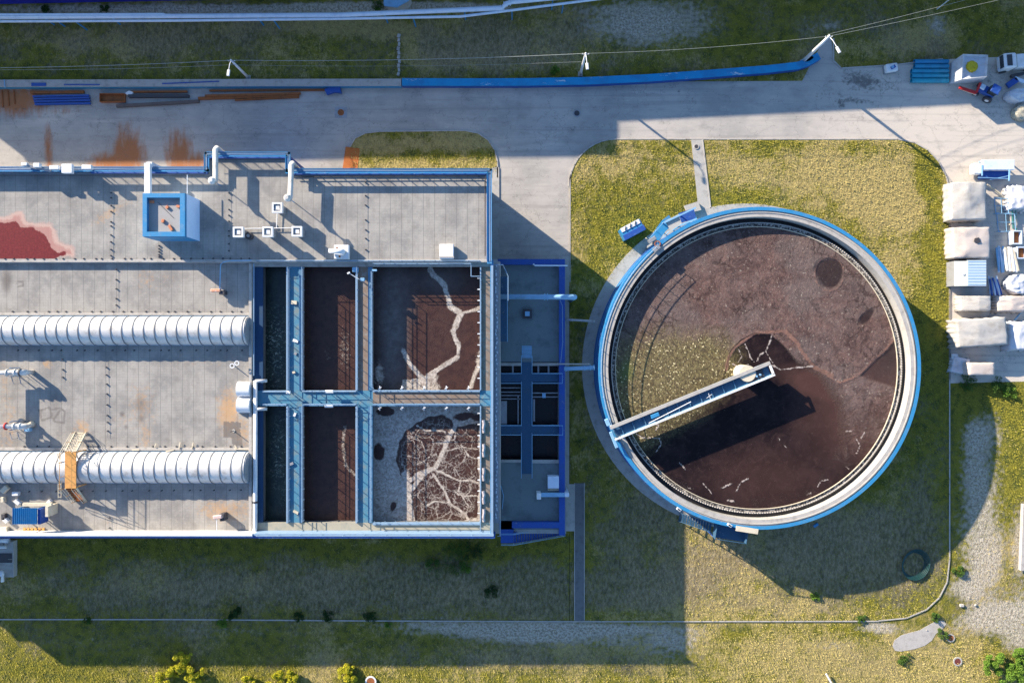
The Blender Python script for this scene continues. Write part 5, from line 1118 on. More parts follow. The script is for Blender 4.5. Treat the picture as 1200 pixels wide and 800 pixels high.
# ochre stair bridge over the southern duct
sb = empty('stair_bridge', P(83,548,ZL), 'ochre rusty steel stair bridge stepping over the southern duct', 'stairs'); zt = ZL+2.25
a = P(76,529,zt); b = P(89,572,zt)
MB().box(a[0],b[1],zt-.08,b[0],a[1],zt).build('deck', ORANGE, sb)
x0, x1 = a[0], b[0]; nf = P(90,506,ZL); sf = P(90,587.5,ZL)
for (yt, yf, nt) in ((a[1], nf[1], 8), (b[1], sf[1], 7)):
    for x in (x0, x1): MB().bar((x,yt,zt-.1),(x,yf,ZL+.1),.09,.24).build('stringer', PALE, sb)
    for i in range(nt):
        t = (i+.5)/nt; y = yt+(yf-yt)*t; z = zt+(ZL-zt)*t; MB().box(x0+.05,y-.11,z-.02,x1-.05,y+.11,z+.02).build('tread', PALE if yt > b[1] else RUST, sb)
    for x in (x0-.05, x1+.05):
        m = MB(); m.tube([(x,yf,ZL+.9),(x,yt,zt+.95)], .04, 6); m.tube([(x,yf,ZL+.5),(x,yt,zt+.5)], .03, 6); m.build('handrail', PALE, sb)
        for t in (0,.5,1): y = yt+(yf-yt)*t; z = zt+(ZL-zt)*t; MB().tube([(x,y,z),(x,y,z+.95)], .03, 6).build('post', ORANGE, sb)
for x in (x0-.05, x1+.05):
    MB().tube([(x,a[1],zt+.95),(x,b[1],zt+.95)], .04, 6).build('handrail', ORANGE, sb)
    for i in range(4): y = a[1]+(b[1]-a[1])*i/3; MB().tube([(x,y,zt),(x,y,zt+.95)], .03, 6).build('post', ORANGE, sb)
for y in (a[1]-.1,b[1]+.1):
    for x in (x0+.05,x1-.05): MB().box(x-.05,y-.05,ZL,x+.05,y+.05,zt-.081).build('leg', ORANGE, sb)
e = empty('timber_ladder', P(69.5,550,ZL), 'pale timber ladder leaning left of the ochre stair bridge', 'ladder')
for x in (67.8, 71.2): MB().bar(P(x,531,ZL+2.1), P(x+.5,583,ZL+.9), .07,.07).build('rail', PALE, e)
for i in range(11): q = P(69.6,532+i*5,ZL+2.1-i*.115); MB().bar((q[0]-.18,q[1],q[2]),(q[0]+.18,q[1],q[2]),.05,.04).build('rung', PALE, e)
# corrugated canopy
cc = empty('canopy', P(29,604,ZL), 'bright blue corrugated canopy on a steel frame by the south parapet', 'canopy'); z = ZL+2.0
a = P(15,595,z); b = P(44,614,z); n_ = 48; vs = []; fs = []
for i in range(n_+1):
    x = a[0]+(b[0]-a[0])*i/n_; dz = .07*math.cos(i*math.pi/2)
    for y in (a[1],b[1]): vs += [(x,y,z+dz),(x,y,z+dz-.02)]
for i in range(n_): p_ = 4*i; fs += [(p_,p_+4,p_+6,p_+2),(p_+1,p_+3,p_+7,p_+5),(p_,p_+1,p_+5,p_+4),(p_+2,p_+6,p_+7,p_+3)]
MB().add(vs, fs).build('sheet', BLUE, cc)
for q in ((17,597),(41,597),(17,612),(41,612)): c = P(*q,z); MB().box(c[0]-.05,c[1]-.05,ZL,c[0]+.05,c[1]+.05,z-.1).build('leg', BLUE, cc)
MB().pbox(44.5,596,47.5,614,ZL+.3,z-.15,z-.2).build('side_sheet', DBLUE, cc)
tag(MB().bar(P(27,591,ZL+1.2), P(61,590.5,ZL+1.2), .35, .3).build('timber_beam', PALE), 'pale timber beam lying above the blue corrugated canopy', 'beam')
tag(MB().bar(P(60.5,591,ZL+1.0), P(60.5,603,ZL+1.0), .35, 1.9).build('plywood_panel', PALE), 'upright plywood panel at the end of the pale timber beam', 'panel')
e = empty('pallet', P(40,620,ZL), 'wooden pallet lying between the blue canopy and south parapet', 'pallet')
for i in range(6): MB().pbox(27+i*4.4,618,30+i*4.4,623.5,ZL+.12,ZL+.16,ZL+.15).build('board', ORANGE, e)
for y in (618.6,621,623): MB().pbox(27,y-.4,52,y+.4,ZL+.01,ZL+.118,ZL+.1).build('bearer', PALE, e)
for i,(x,y,s_) in enumerate(((19,578,.5),(6,573,.6),(5,605,.5),(7,609,.45),(5,620,.6),(58,588,.4),(4,585,.4),(21,588,.45))):
    tag(MB().obox(P(x,y,ZL+.25),(s_*1.6,s_,.5),i*.8).build('equipment_box', (WHITE,PALE,DARK,WHITE,PALE,WHITE,PALE,WHITE)[i], bevel=.05), ['white block in duct shade at the left edge, beside the light patch','pale block at the left edge just under the southern duct','dark block left of the blue canopy','white drum-like block left of the blue canopy','pale block in the bottom left roof corner','white block on the end of timber beam','pale block at left edge above the canopy','white block just above the blue canopy'][i], 'block')
# timber scraps along the southern duct edge
for i,(x,y,a_,l_) in enumerate(((182,521.5,1.2,.5),(210.5,521.8,1.4,.8),(225.5,521.8,1.35,.8),(199,527.8,.2,1.0),(159,527,.0,.9),(284,526,-.05,1.9),(276,523,-1.0,.4))):
    tag(MB().obox(P(x,y,ZL+.22),(l_,.13,.08),a_).build('timber_scrap', PALE), ['shortest upright timber scrap north of the southern duct','left one of two upright timber scraps mid duct edge','right one of two upright timber scraps mid duct edge','sloping timber scrap on the kerb right of middle','flat timber scrap on the kerb left of middle','longest flat timber scrap at the east end of the duct edge','tiny timber scrap near the stained roof corner'][i], 'timber')
# lightning conductors held by small blocks
def conductor(pts, n, lab, z):
    e = empty('lightning_conductor', P(*pts[0], z), lab, 'cable'); W = [P(x,y,z+.13) for x,y in pts]
    MB().tube(W, .012, 4).build('wire', GREY, e); A, B = Vector(W[0]), Vector(W[-1]); first = None; r = random.Random(n*7)
    for i in range(n):
        t = (i+.5+r.uniform(-.25,.25))/n; q = A.lerp(B, t)
        if first is None: first = MB().obox((q.x,q.y,z+.09),(.16,.12,.18),.4).build('holder', DARK, e); f0 = q.copy()
        else: o = first.copy(); link(o); o.location = first.location+(q-f0)
for a_ in (([(130,220),(129.5,304)],10,'dotted conductor line crossing the upper roof west of the penthouse',ZU),([(0,303.2),(300,302.8)],26,'dotted conductor line along the south edge of the upper roof',ZU),([(186,286),(186,303)],5,'shortest dotted conductor line, below the penthouse',ZU),
           ([(268,222),(268,300)],9,'dotted conductor line left of the square roof vents',ZU),([(428,210),(428.5,302)],7,'dotted conductor line right of the fan unit',ZU),([(10,365),(290,365)],22,'dotted conductor line along the kerb above the northern duct',ZL),
           ([(136,310),(136,364)],5,'short dotted conductor line between the roof step and northern duct',ZL),([(124,422),(126,512)],8,'dotted conductor line between both ducts',ZL),([(20,523),(290,523)],18,'dotted conductor line along the kerb above the southern duct',ZL),
           ([(12,410.5),(290,410.5)],20,'dotted conductor line in the shade of the northern duct',ZL),([(10,576),(290,574)],18,'dotted conductor line in the shade of the southern duct',ZL),([(128,604),(128,622)],2,'very short dotted conductor line near the south parapet',ZL),([(73,418),(73,446)],3,'short dotted conductor line right of silver pipe loop',ZL)):
    conductor(*a_)
# big antenna-like frames casting thin shadows: tall mast west of the ochre bridge
# lamp on the V2 walkway
e = empty('walkway_lamp', P(424,328,ZD), 'small white floodlight on a bent arm above the brown walkway', 'lamp'); 
MB().tube([P(423,328,ZD)[:2]+(ZD,),P(423,328,ZD)[:2]+(ZD+1.6,),P(409,320,ZD+1.8)], .04, 6).build('arm', WHITE, e); MB().obox(P(408.5,319.8,ZD+1.8),(.35,.2,.12),.5).build('head', WHITE, e); MB().obox(P(425,327.6,ZD+.8),(.5,.4,.5)).build('box', LBLUE, e, bevel=.03)
e = empty('walkway_motor', P(437,316,ZD), 'pale blue motor head at the north corner of middle basins', 'motor'); MB().obox(P(416.5,316,ZD+.3),(.7,.6,.6)).build('body', LBLUE, e, bevel=.08); MB().obox(P(439,316.8,ZD+.2),(.6,.25,.25)).build('shaft', LBLUE, e, bevel=.03)
for i,(x,y,lab) in enumerate(((386,458.5,'white double fixture on the north rail of the teal crosswalk'),(385.5,475.5,'white double fixture on the south rail of the teal crosswalk'),(338,459.5,'small white junction box at the crosswalk west corner'))):
    tag(MB().obox(P(x,y,ZD+.9),(1.0 if i<2 else .5,.35,.3)).obox(P(x,y-.01,ZD+.55),(.12,.12,.5)).build('rail_fixture', WHITE, bevel=.02), lab, 'fixture')
r = random.Random(5)
for i, y0 in enumerate((352,404,418,441,489,548,596)):
    x, y = 343+r.uniform(-2,4), y0+r.uniform(-5,5); 
    if 455<y<478: continue
    tag(MB().obox(P(x,y,ZD+.1),(r.uniform(.2,.5),r.uniform(.2,.7),.2),r.uniform(0,2)).build('debris', (PALE,WHITE,GREY)[i%3]), 'small scrap left on the long teal walkway between dark channel and basins', 'debris', 'scraps on the teal walkway')
for y in (500,528,556,583,604):
    tag(MB().tube([P(566.5+.6*math.sin(y),y-8,ZD+.12),P(567.2,y-3,ZD+.16),P(566.4,y+2,ZD+.13),P(567,y+7,ZD+.12)],.2,8).build('cable_cover', PM('greyish_cover%d'%y,(.40,.36,.37),(.2,.14,.14),.8,3,.7)), 'pale lumpy cover on the east walkway beside the foamy basin', 'cover', 'pale covers on the east walkway')
# floating scum boards in basin: thin posts in channel
# ------------------------------------------------------------ annex equipment and pipes to the tank
pipe_thing('annex_pipe', 'thickest pale blue pipe crossing the annex roof to a capped riser in the grass', [P(583,347.5,7.3)[:2]+(7.3,), P(660,348,7.3), P(670,348,7.3), (P(673.5,348,6.9)[0],P(673,348,6.9)[1],6.8), (P(673.5,348,6.9)[0],P(673,348,6.9)[1],0)], .33, LBLUE, flanges=[.72,.76])
pipe_thing('annex_pipe', 'thin pale pipe over the annex north parapet with ball end', [P(625,309.5,5.9), P(627,311.2,5.9), P(665,311.2,5.9)], .09, PIPEW, flanges=[.1])
pipe_thing('link_pipe', 'slim grey pipe between the annex parapet and tank rim, upper one', [P(662,374.5,5), P(680,375.3,5.1), P(697,376.5,5.6)], .15, GREY, flanges=[.5,1.9])
pipe_thing('link_pipe', 'thick pale blue pipe from annex parapet to the tank rim beside the pits', [P(661,432,5.2), P(684,431,5.3), P(697,430.5,5.6)], .28, LBLUE, flanges=[.1,1.1,1.6,1.95])
pipe_thing('link_pipe', 'slender rail-like pipe just above the thick pipe to the tank', [P(625,426,5.0), P(661,426.4,5.4), P(692,426.5,5.6)], .09, PCONC, flanges=[1.9])
e = empty('roof_vent', P(618,368,ZA), 'small square vent with pale cap on the annex roof', 'roof vent'); c = P(618,367.5,ZA+.8); MB().box(c[0]-.6,c[1]-.6,ZA,c[0]+.6,c[1]+.6,ZA+.45).build('kerb', DARK, e); MB().box(c[0]-.3,c[1]-.3,ZA+.451,c[0]+.3,c[1]+.3,ZA+.8).build('cap', LBLUE, e)
e = empty('annex_cabinet', P(649,566,ZA), 'pale four-panelled cabinet standing at the annex east parapet', 'cabinet')
MB().pbox(642,558,655,572,ZA,ZA+1.3,ZA+1.3).build('body', PIPEW, e); 
for q in ((642.2,558.2,648.2,563.6),(648.8,558.2,654.8,563.6),(642.2,564.4,648.2,571.8),(648.8,564.4,654.8,571.8)): MB().pbox(*q,ZA+1.301,ZA+1.33,ZA+1.33).build('panel', PIPEW, e)
MB().pbox(642,572.6,655,574.4,ZA+.3,ZA+.5,ZA+.5).build('step', PALE, e)
e = empty('annex_duct', P(648,580,ZA), 'pale blue rectangular duct crossing the annex east parapet near its south end', 'duct')
MB().pbox(633,577.5,662,582,ZA+1.1,ZA+1.5,ZA+1.5).build('duct_run', LBLUE, e, bevel=.02); MB().pbox(629,577.6,634,585,ZA,ZA+1.7,ZA+1.7).build('box', WHITE, e, bevel=.04); MB().pbox(662,577.6,667,582,2,ZA+1.6,ZA+1.6).build('elbow', PIPEW, e, bevel=.04)
tag(MB().tube([P(655.5,350,5.6),P(659,358,5.6),P(659.5,400,5.6),P(657,425,5.6)], .035, 6).build('cable', RAILM), 'thin pale cable running along the annex east parapet', 'cable')
tag(MB().tube([P(586,566,ZA+.1),P(590,580,ZA+.1),P(588.5,596,ZA+.1)], .05, 6).build('hose', LBLUE), 'thin pale blue hose lying by the annex west wall', 'hose')
e = empty('bracket_frame', P(584,617,ZA), 'small grey bracket frame at the southeast basin corner', 'frame'); MB().tube([P(582,609,ZD),P(586,609,ZD),P(586,628,ZD),P(583,628,ZD)], .05, 6).build('frame', RAILM, e)
# equipment platform at the lower left edge
e = empty('pump_platform', P(0,660,0), 'grey pump platform with white pipes at the lower left edge', 'platform')
MB().pbox(-30,634,15.5,676,0,.9,.9).build('slab', CONC, e); MB().pbox(-30,648,14,659,.901,.95,.95).build('grate', DARK, e)
for pts in ([(-20,633,1.6),(11,633.5,1.6),(5,636,1.2)],[(-20,641,1.5),(7,640.5,1.5)],[(-20,674,1.6),(3,672,1.6),(3,681,1.4)],[(2,668,1.7),(3,674,1.5)]): MB().tube([P(*q) for q in pts], .22, 10).build('pipe', WHITE, e, smooth=True)
MB().tube([P(15.6,634,1.9),P(15.6,676,1.9)], .05, 6).build('rail', PCONC, e)
for y in (635,655,675): c = P(15.6,y,.9); MB().tube([(c[0],c[1],.9),(c[0],P(15.6,y,1.9)[1],1.9)], .04, 6).build('post', PCONC, e)

# ------------------------------------------------------------ storage yard (right)
def lump(px0, py0, px1, py1, z, seed, m_, name, lab, cat, ridge=None, wob=.12, flare=.35, group=None, n=26, slope=.35, rot=0, sag=0.0, z0=.02, rnd=False):
    """tarpaulin or sacking draped over a stack: closed draped surface down to the ground"""
    r = random.Random(seed); a = P(px0, py0, z); b = P(px1, py1, z); cx, cy = (a[0]+b[0])/2, (a[1]+b[1])/2; hx, hy = abs(b[0]-a[0])/2, abs(b[1]-a[1])/2
    ph = [r.uniform(0, 6.28) for _ in range(8)]; vs = []; fs = []
    cr, sr = math.cos(math.radians(rot)), math.sin(math.radians(rot))
    def shape(u, v):
        m = max(abs(u), abs(v))
        zz = z
        if ridge is not None: zz -= slope*max(0, (ridge-u)) + .06*max(0, u-ridge)
        zz += wob*(.8*(float(vnoise(np.array(u*1.5+seed*7.1+9), np.array(v*1.5+seed*3.3+9)))-.5) - .55*abs(float(vnoise(np.array(u*2.2+v*1.4+seed*2.7+19), np.array(v*2.2-u*.8+seed+19)))-.5) + .07*(float(vnoise(np.array(u*6+v*3+seed+30), np.array(v*5+30)))-.5)) - sag*(1-u*u)*(1-v*v)
        zz -= .10*max(abs(u),abs(v))**6
        return zz
    def put(u, v, zz, k=1.0):
        if rnd: u, v = u*math.sqrt(max(0, 1-v*v/2)), v*math.sqrt(max(0, 1-u*u/2))
        x, y = u*hx*k, v*hy*k; return (cx+x*cr-y*sr, cy+x*sr+y*cr, zz)
    for j in range(n+1):
        for i in range(n+1):
            u, v = -1+2*i/n, -1+2*j/n; w_ = 1+.010*math.sin(9*u+ph[3])*abs(v)+.010*math.sin(8*v+ph[4])*abs(u)
            vs.append(put(u*w_, v*w_, shape(u, v)))
    for j in range(n):
        for i in range(n): q = j*(n+1)+i; fs.append((q, q+1, q+n+2, q+n+1))
    per = [(i,0) for i in range(n)]+[(n,j) for j in range(n)]+[(i,n) for i in range(n,0,-1)]+[(0,j) for j in range(n,0,-1)]
    prev = [j*(n+1)+i for i, j in per]; L = 4
    for l in range(1, L+1):
        t = l/L; cur = []
        for idx, (i, j) in enumerate(per):
            u, v = -1+2*i/n, -1+2*j/n; w_ = 1+.010*math.sin(9*u+ph[3])*abs(v)+.010*math.sin(8*v+ph[4])*abs(u)
            pl = flare*t*(.5+.5*math.sin(idx*1.3+ph[5])+.25*math.sin(idx*.37+ph[6]))
            kx = 1+pl/hx*abs(u)**3; ky = 1+pl/hy*abs(v)**3
            zz = shape(u, v)*(1-t)+z0*t; du, dv = (u*math.sqrt(1-v*v/2), v*math.sqrt(1-u*u/2)) if rnd else (u, v); x, y = du*w_*hx*kx, dv*w_*hy*ky; cur.append(len(vs)); vs.append((cx+x*cr-y*sr, cy+x*sr+y*cr, zz))
        for q in range(len(per)): q2 = (q+1)%len(per); fs.append((prev[q], cur[q], cur[q2], prev[q2]))
        prev = cur
    fs.append(tuple(prev[::-1]))
    o = MB().add(vs, fs).build(name, m_, smooth=True)
    return tag(o, lab, cat, group) if lab else o
TARP2 = PM('pinkish_tarpaulin', (.55,.48,.43), (.38,.31,.27), .8, .7, .6, bump=.03); TARP3 = PM('bluish_tarpaulin', (.58,.60,.65), (.38,.34,.31), .6, .8, .5, bump=.04)
lump(1117,213,1157,257,2.4,1,TARP,'tarp_stack','northernmost white tarpaulin-covered stack with a blue-grey crease beside the kerb','covered stack',ridge=-.3,flare=.15,wob=.3)
lump(1118.5,266,1161,302,2.3,2,TARP2,'tarp_stack','pinkish white tarpaulin-covered stack with dark tear, second from the north','covered stack',ridge=-.4,flare=.15,wob=.2)
lump(1128,346.5,1162,364,1.8,4,TARP,'tarp_stack','small cream tarpaulin-covered stack just south of the grey container','covered stack',ridge=.15,flare=.12)
lump(1124,373.5,1181,405,2.6,5,TARP,'tarp_stack','largest white tarpaulin-covered stack in the yard, nearest its south end','covered stack',ridge=-.2,flare=.3,rot=4,wob=.18)
lump(1136,425,1166,439.5,2.0,6,TARP2,'tarp_stack','small cream tarp-covered stack at the south end, grey sheet draped off it','covered stack',flare=.1,wob=.06,n=16)
lump(1172,347,1204,364,1.7,7,TARP2,'tarp_stack','torn cream sheet-covered stack at right edge beside the small cream one','covered stack',ridge=-.1,flare=.35,wob=.2)
lump(1186,378,1212,409,1.9,8,TARP3,'tarp_stack','bluish white covered stack at the right edge beside the largest one','covered stack',ridge=-.3,flare=.4,wob=.25)
lump(1183,321,1212,344,1.5,9,TARP3,'sheeting_heap','crumpled white sheeting heap at the right edge east of the pipe bundle','sheeting',flare=.15,wob=.7,rnd=True)
lump(1183,103,1212,118,1.4,10,TARP3,'sheeting_heap','crumpled white sheeting heap at the right edge below the parked truck','sheeting',flare=.15,wob=.7,rnd=True)
lump(1186,218,1212,244,1.5,11,TARP3,'sheeting_heap','pale sheeting heap at the right edge east of the northernmost stack','sheeting',flare=.5,wob=.4)
lump(1190,122,1212,140,1.0,12,PM('mixed_rubble',(.45,.42,.33),(.1,.08,.07),.9,5,.9,bump=.08),'rubble_heap','speckled rubble heap at the right edge above the yard entrance','rubble',flare=.1,wob=.35,rnd=True)
lump(1117,419,1136,437,.9,13,TARP3,'grey_sheet','pale blue-grey sheet sagging beside the southernmost covered stack','sheeting',flare=.2,wob=.25,rot=-12,sag=.4)
# container with two roof slopes
e = empty('storage_container', P(1137,320,0), 'pale blue-grey storage container with a two-tone ridged lid', 'container')
a = P(1120,305,2.3); b = P(1155,335,2.3); xm = P(1133,0,2.3)[0]
MB().box(a[0]+.05,b[1]+.05,0,b[0]-.05,a[1]-.05,2.0).build('body', GREY, e)
MB().add([(a[0],b[1],2.0),(xm,b[1],2.4),(xm,a[1]-.1,2.4),(a[0],a[1]-.1,2.0),(a[0],b[1],1.95),(xm,b[1],2.3),(xm,a[1]-.1,2.3),(a[0],a[1]-.1,1.95)],[(0,1,2,3),(7,6,5,4),(0,4,5,1),(1,5,6,2),(2,6,7,3),(3,7,4,0)]).build('lid_panel', PM('cream_lid',(.52,.55,.52),None,.2,1,.6), e)
MB().box(xm+.005,b[1],2.3,b[0],a[1],2.44).build('lid_panel', PM('pale_blue_lid',(.48,.58,.68),None,.2,1,.5), e)
for i in range(9): y = b[1]+(a[1]-b[1])*(i+.5)/9; MB().box(xm+.1,y-.03,2.441,b[0]-.05,y+.03,2.47).build('rib', LBLUE, e)
c = P(1129,321,2.3); MB().cyl(c[0],c[1],2.28,2.42,.16,12).build('cap', WHITE, e)
# torn patches / loose cloth on stacks
tag(MB().prism([P2(*q,2.52) for q in ((1143,279),(1148,278),(1150,284),(1146,285),(1142,283))], 2.36, 2.42).build('dark_rag', DARK), 'small dark rag on the pinkish covered stack', 'rag')
# open tarp crate with yellow heap
e = empty('tarp_crate', P(1135,80,0), 'white open-topped tarpaulin crate at the top right beside blue pipes', 'crate'); z = 3.0
ot = [(1128.5,63.5),(1158,64.5),(1156.5,90),(1127,93)]; ib = [(1131,67),(1155,68),(1153.5,88),(1130,90)]; ft = [(1113,72),(1151,70),(1150,97.5),(1111,97)]
V = [P(*q,z) for q in ot]+[P(*q,.05) for q in ((1114,74),(1150,71),(1149,97),(1111.5,98.5))]
MB().add(V, [(0,1,5,4),(1,2,6,5),(2,3,7,6),(3,0,4,7),(4,5,6,7)]).add([P(*q,z) for q in ot]+[P(*q,z-.5) for q in ib], [(0,1,5,4),(1,2,6,5),(2,3,7,6),(3,0,4,7),(4,5,6,7)]).build('cover', TARP3, e)
lump(1134,71,1147,83.5,2.85,20,PM('yellow_sulphur',(.55,.42,.02),(.3,.2,.02),.8,4,.8,bump=.03),'yellow_heap','bright yellow heap in the hollow of the white tarpaulin crate','heap',flare=.1,wob=.25,n=14,z0=2.5,rnd=True)
# blue pipe bundle
for i in range(5):
    y = 70.5+i*5.6; e = empty('blue_pipe', P(1091,y,0), ['northernmost','second','middle','fourth','southernmost'][i]+' large blue pipe in the bundle west of the white tarp crate', 'pipe')
    x0 = 1074 if i<2 else 1070.5; a = P(x0,y,.9); b = P(1114,y,.9); vs_m = MB()
    n_=20; R_, r_ = .31,.26; vs=[]; fs=[]
    for x, rr in ((a[0],R_),(b[0],R_),(b[0],r_),(a[0],r_)): vs += [(x,a[1]+rr*math.cos(2*math.pi*j/n_),.33+rr*math.sin(2*math.pi*j/n_)) for j in range(n_)]
    for q in range(4):
        for j in range(n_): fs.append((q*n_+j,q*n_+(j+1)%n_,((q+1)%4)*n_+(j+1)%n_,((q+1)%4)*n_+j))
    MB().add(vs,fs).build('pipe_wall', PM('teal_blue_pipe%d'%i,(.02,.22+.02*i,.42),(.02,.1,.2),.5,1,.45), e, smooth=False)
    MB().box(a[0]+1,a[1]-.25,0.0,a[0]+1.2,a[1]+.25,.05).build('chock', PALE, e)
e = empty('pallet_tank', P(1045,78,0), 'white tank on a pallet at the road edge below the dry grass', 'tank'); c = P(1045.5,79,.9)
MB().obox((c[0],c[1],.12),(1.7,1.2,.22),.15).build('pallet', GREY, e); MB().obox((c[0],c[1],.6),(1.6,1.1,.7),.15).build('body', WHITE, e, bevel=.1); MB().obox((c[0]+.1,c[1],.97),(.7,.4,.05),.5).build('strap', DBLUE, e); MB().cyl(c[0],c[1],.951,1.1,.2,12).build('cap', LBLUE, e)
# small tractor with red loader frame
e = empty('yard_tractor', P(1155,108,0), 'small blue tractor with a red loader arm beside the white tarp crate', 'tractor'); c = Vector(P(1156,107,1)); c.z = 0; ang=-.5
def tb_(dx, dy, z, sx, sy, sz, nm, m_, bv=.06):
    x = c.x+dx*math.cos(ang)-dy*math.sin(ang); y = c.y+dx*math.sin(ang)+dy*math.cos(ang); return MB().obox((x,y,z),(sx,sy,sz),ang).build(nm, m_, e, bevel=bv)
tb_(0,0,1.0,2.2,1.0,.7,'body',DBLUE); tb_(.5,.1,1.75,1.1,1.1,.9,'cab',GLASS); tb_(.5,.1,2.25,1.2,1.2,.1,'cab_roof',DBLUE); tb_(-.9,0,1.45,.7,.7,.25,'bonnet',PIPEW)
for dx, dy, r_ in ((.8,.75,.6),(.8,-.75,.6),(-.9,.65,.4),(-.9,-.65,.4)):
    x = c.x+dx*math.cos(ang)-dy*math.sin(ang); y = c.y+dx*math.sin(ang)+dy*math.cos(ang); ux, uy = -math.sin(ang), math.cos(ang)
    w1 = MB().tube([(x-ux*.15,y-uy*.15,r_),(x+ux*.15,y+uy*.15,r_)], r_, 18).build('wheel', DARK, e); MB().tube([(x-ux*.17,y-uy*.17,r_),(x+ux*.17,y+uy*.17,r_)], r_*.45, 12).build('hub', WHITE, e)
MB().bar(P(1124,102.5,1.2), P(1144,109,1.2), .35, .2).build('loader_arm', RED, e); MB().bar(P(1144,109,1.2), P(1149,97,1.6), .25, .2).build('loader_arm', RED, e); MB().bar(P(1126,104.8,1.0), P(1143,111,1.0), .12, .12).build('loader_bar', PALE, e)
# parked truck
e = empty('parked_truck', P(1190,70,0), 'white flatbed truck parked at the top right edge', 'truck')
a = P(1180,66,2.2); c = Vector((a[0], P(0,70.5,2.2)[1], 0)); ang = .08
tb_(.6,0,1.25,1.7,2.0,1.7,'cab',WHITE,.15); tb_(.45,0,2.12,.7,1.5,.06,'roof_hatch',DARK,.01); tb_(-.28,0,1.6,.12,1.7,.7,'windscreen',GLASS,.02)
tb_(3.2,0,.85,3.2,2.0,.25,'flatbed',GREY,.03); tb_(2.4,0,1.3,1.2,1.8,.7,'load_box',WHITE,.05); tb_(4.0,0,1.3,1.4,1.8,.6,'load_box',PALE,.05)
for dx in (.5,3.9):
    for dy in (-.95,.95):
        x = c.x+dx*math.cos(ang)-dy*math.sin(ang); y = c.y+dx*math.sin(ang)+dy*math.cos(ang); MB().tube([(x,y-.13,.45),(x,y+.13,.45)], .45, 16).build('wheel', DARK, e)
for dy in (-.7,.7): tb_(-.28,dy,.85,.1,.35,.2,'headlight',PIPEW,.02)
# white truss frames on the north side of stacks
e = empty('frame_stack', P(1165,200,0), 'stack of white and blue steel frames north of the covered stacks', 'frames'); z = 1.6
MB().pbox(1152,187,1189,199,1.0,1.5,1.5).build('panel_pack', PIPEW, e, bevel=.04)
MB().pbox(1141,191,1151,204,.3,1.3,1.3).build('sack', WHITE, e, bevel=.15); MB().pbox(1150,200,1183,209,.05,.9,.9).build('cover', DBLUE, e, bevel=.05)
m = MB(); m.bar(P(1146,208,1.4),P(1183,209.5,1.4),.08,.08); m.bar(P(1160,210.8,1.3),P(1182,206,1.3),.08,.08); m.build('frame_bar', LBLUE, e); MB().bar(P(1183,199,1.5),P(1182.5,212,1.5),.14,.14).build('frame_bar', LBLUE, e); MB().bar(P(1151,193,1.5),P(1151,206,1.5),.12,.12).build('frame_bar', LBLUE, e)
for q in ((1153,198),(1188,198),(1153,188),(1188,188)): c = P(*q,1); MB().box(c[0]-.08,c[1]-.08,0,c[0]+.08,c[1]+.08,1.0).build('leg', LBLUE, e)
# cage frames in the shade
for k_, (q, lab) in enumerate((((1165,232,1181,250),'upper blue wire cage frame in the stack shadow'),((1168,250,1189,271),'lower blue wire cage frame in the stack shadow'))):
    e = empty('wire_cage', P((q[0]+q[2])/2,(q[1]+q[3])/2,0), lab, 'cage'); 
    for z in (.06,.9):
        W = [P(q[0],q[1],z),P(q[2],q[1]+1,z),P(q[2]+1,q[3],z),P(q[0]+2,q[3]+.5,z),P(q[0],q[1],z)]; MB().tube(W,.045,6).build('frame', LBLUE, e)
        MB().tube([P((q[0]+q[2])/2,q[1],z),P((q[0]+q[2])/2+1,q[3],z)],.035,6).build('cross_bar', LBLUE, e); MB().tube([P(q[0],(q[1]+q[3])/2,z),P(q[2],(q[1]+q[3])/2,z)],.035,6).build('cross_bar', LBLUE, e)
    for i in range(4): c = P((q[0],q[2],q[2]+1,q[0]+2)[i],(q[1],q[1]+1,q[3],q[3])[i],.5); MB().tube([(c[0],c[1],.0),(c[0],c[1],.9)],.04,6).build('post', LBLUE, e)
# bundles of white profiles
def bundle(x0, y0, x1, y1, n_, m_, lab, z=.8, tilt=0, r=.11, rs=1, ln='profile_bundle'):
    e = empty(ln, P((x0+x1)/2,(y0+y1)/2,0), lab, 'bundle'); rr = random.Random(rs)
    for i in range(n_):
        x = x0+(x1-x0)*(i+.5)/n_+rr.uniform(-.5,.5); ya, yb = y0+rr.uniform(-2,2), y1+rr.uniform(-2,2); zz = z+rr.uniform(-.15,.15); t = tilt+rr.uniform(-.06,.06)*(y1-y0)
        A = P(x-t,ya,zz); B = P(x+t,yb,zz); MB().bar(A,B,r*2,r*1.4).build('profile', m_[i%len(m_)], e)
    for y in (y0+5,y1-5): A = P(x0,y,.3); B = P(x1,y,.3); MB().bar((A[0],A[1],.2),(B[0],B[1],.2),.14,.36).build('bearer', PALE, e)
bundle(1176,291,1191,318,9,[WHITE,WHITE,PALE],'bundle of bright white profiles east of the grey container',.9,1.5,rs=2)
bundle(1168.5,290,1176,318,5,[LBLUE,PIPEW],'narrow bundle of pale blue profiles left of the white ones',.7,1,rs=3)
bundle(1159,325,1172,345,8,[PIPEW,DBLUE,WHITE],'tangled bundle of blue and white tubes beside the container',.7,2,rs=4,r=.09)
bundle(1183,222,1190,268,5,[PCONC,PM('green_profile',(.05,.25,.2),None,.3,2,.6),PALE],'bundle of mixed cream and green profiles east of the wire cages',.6,.5,rs=5,r=.09)
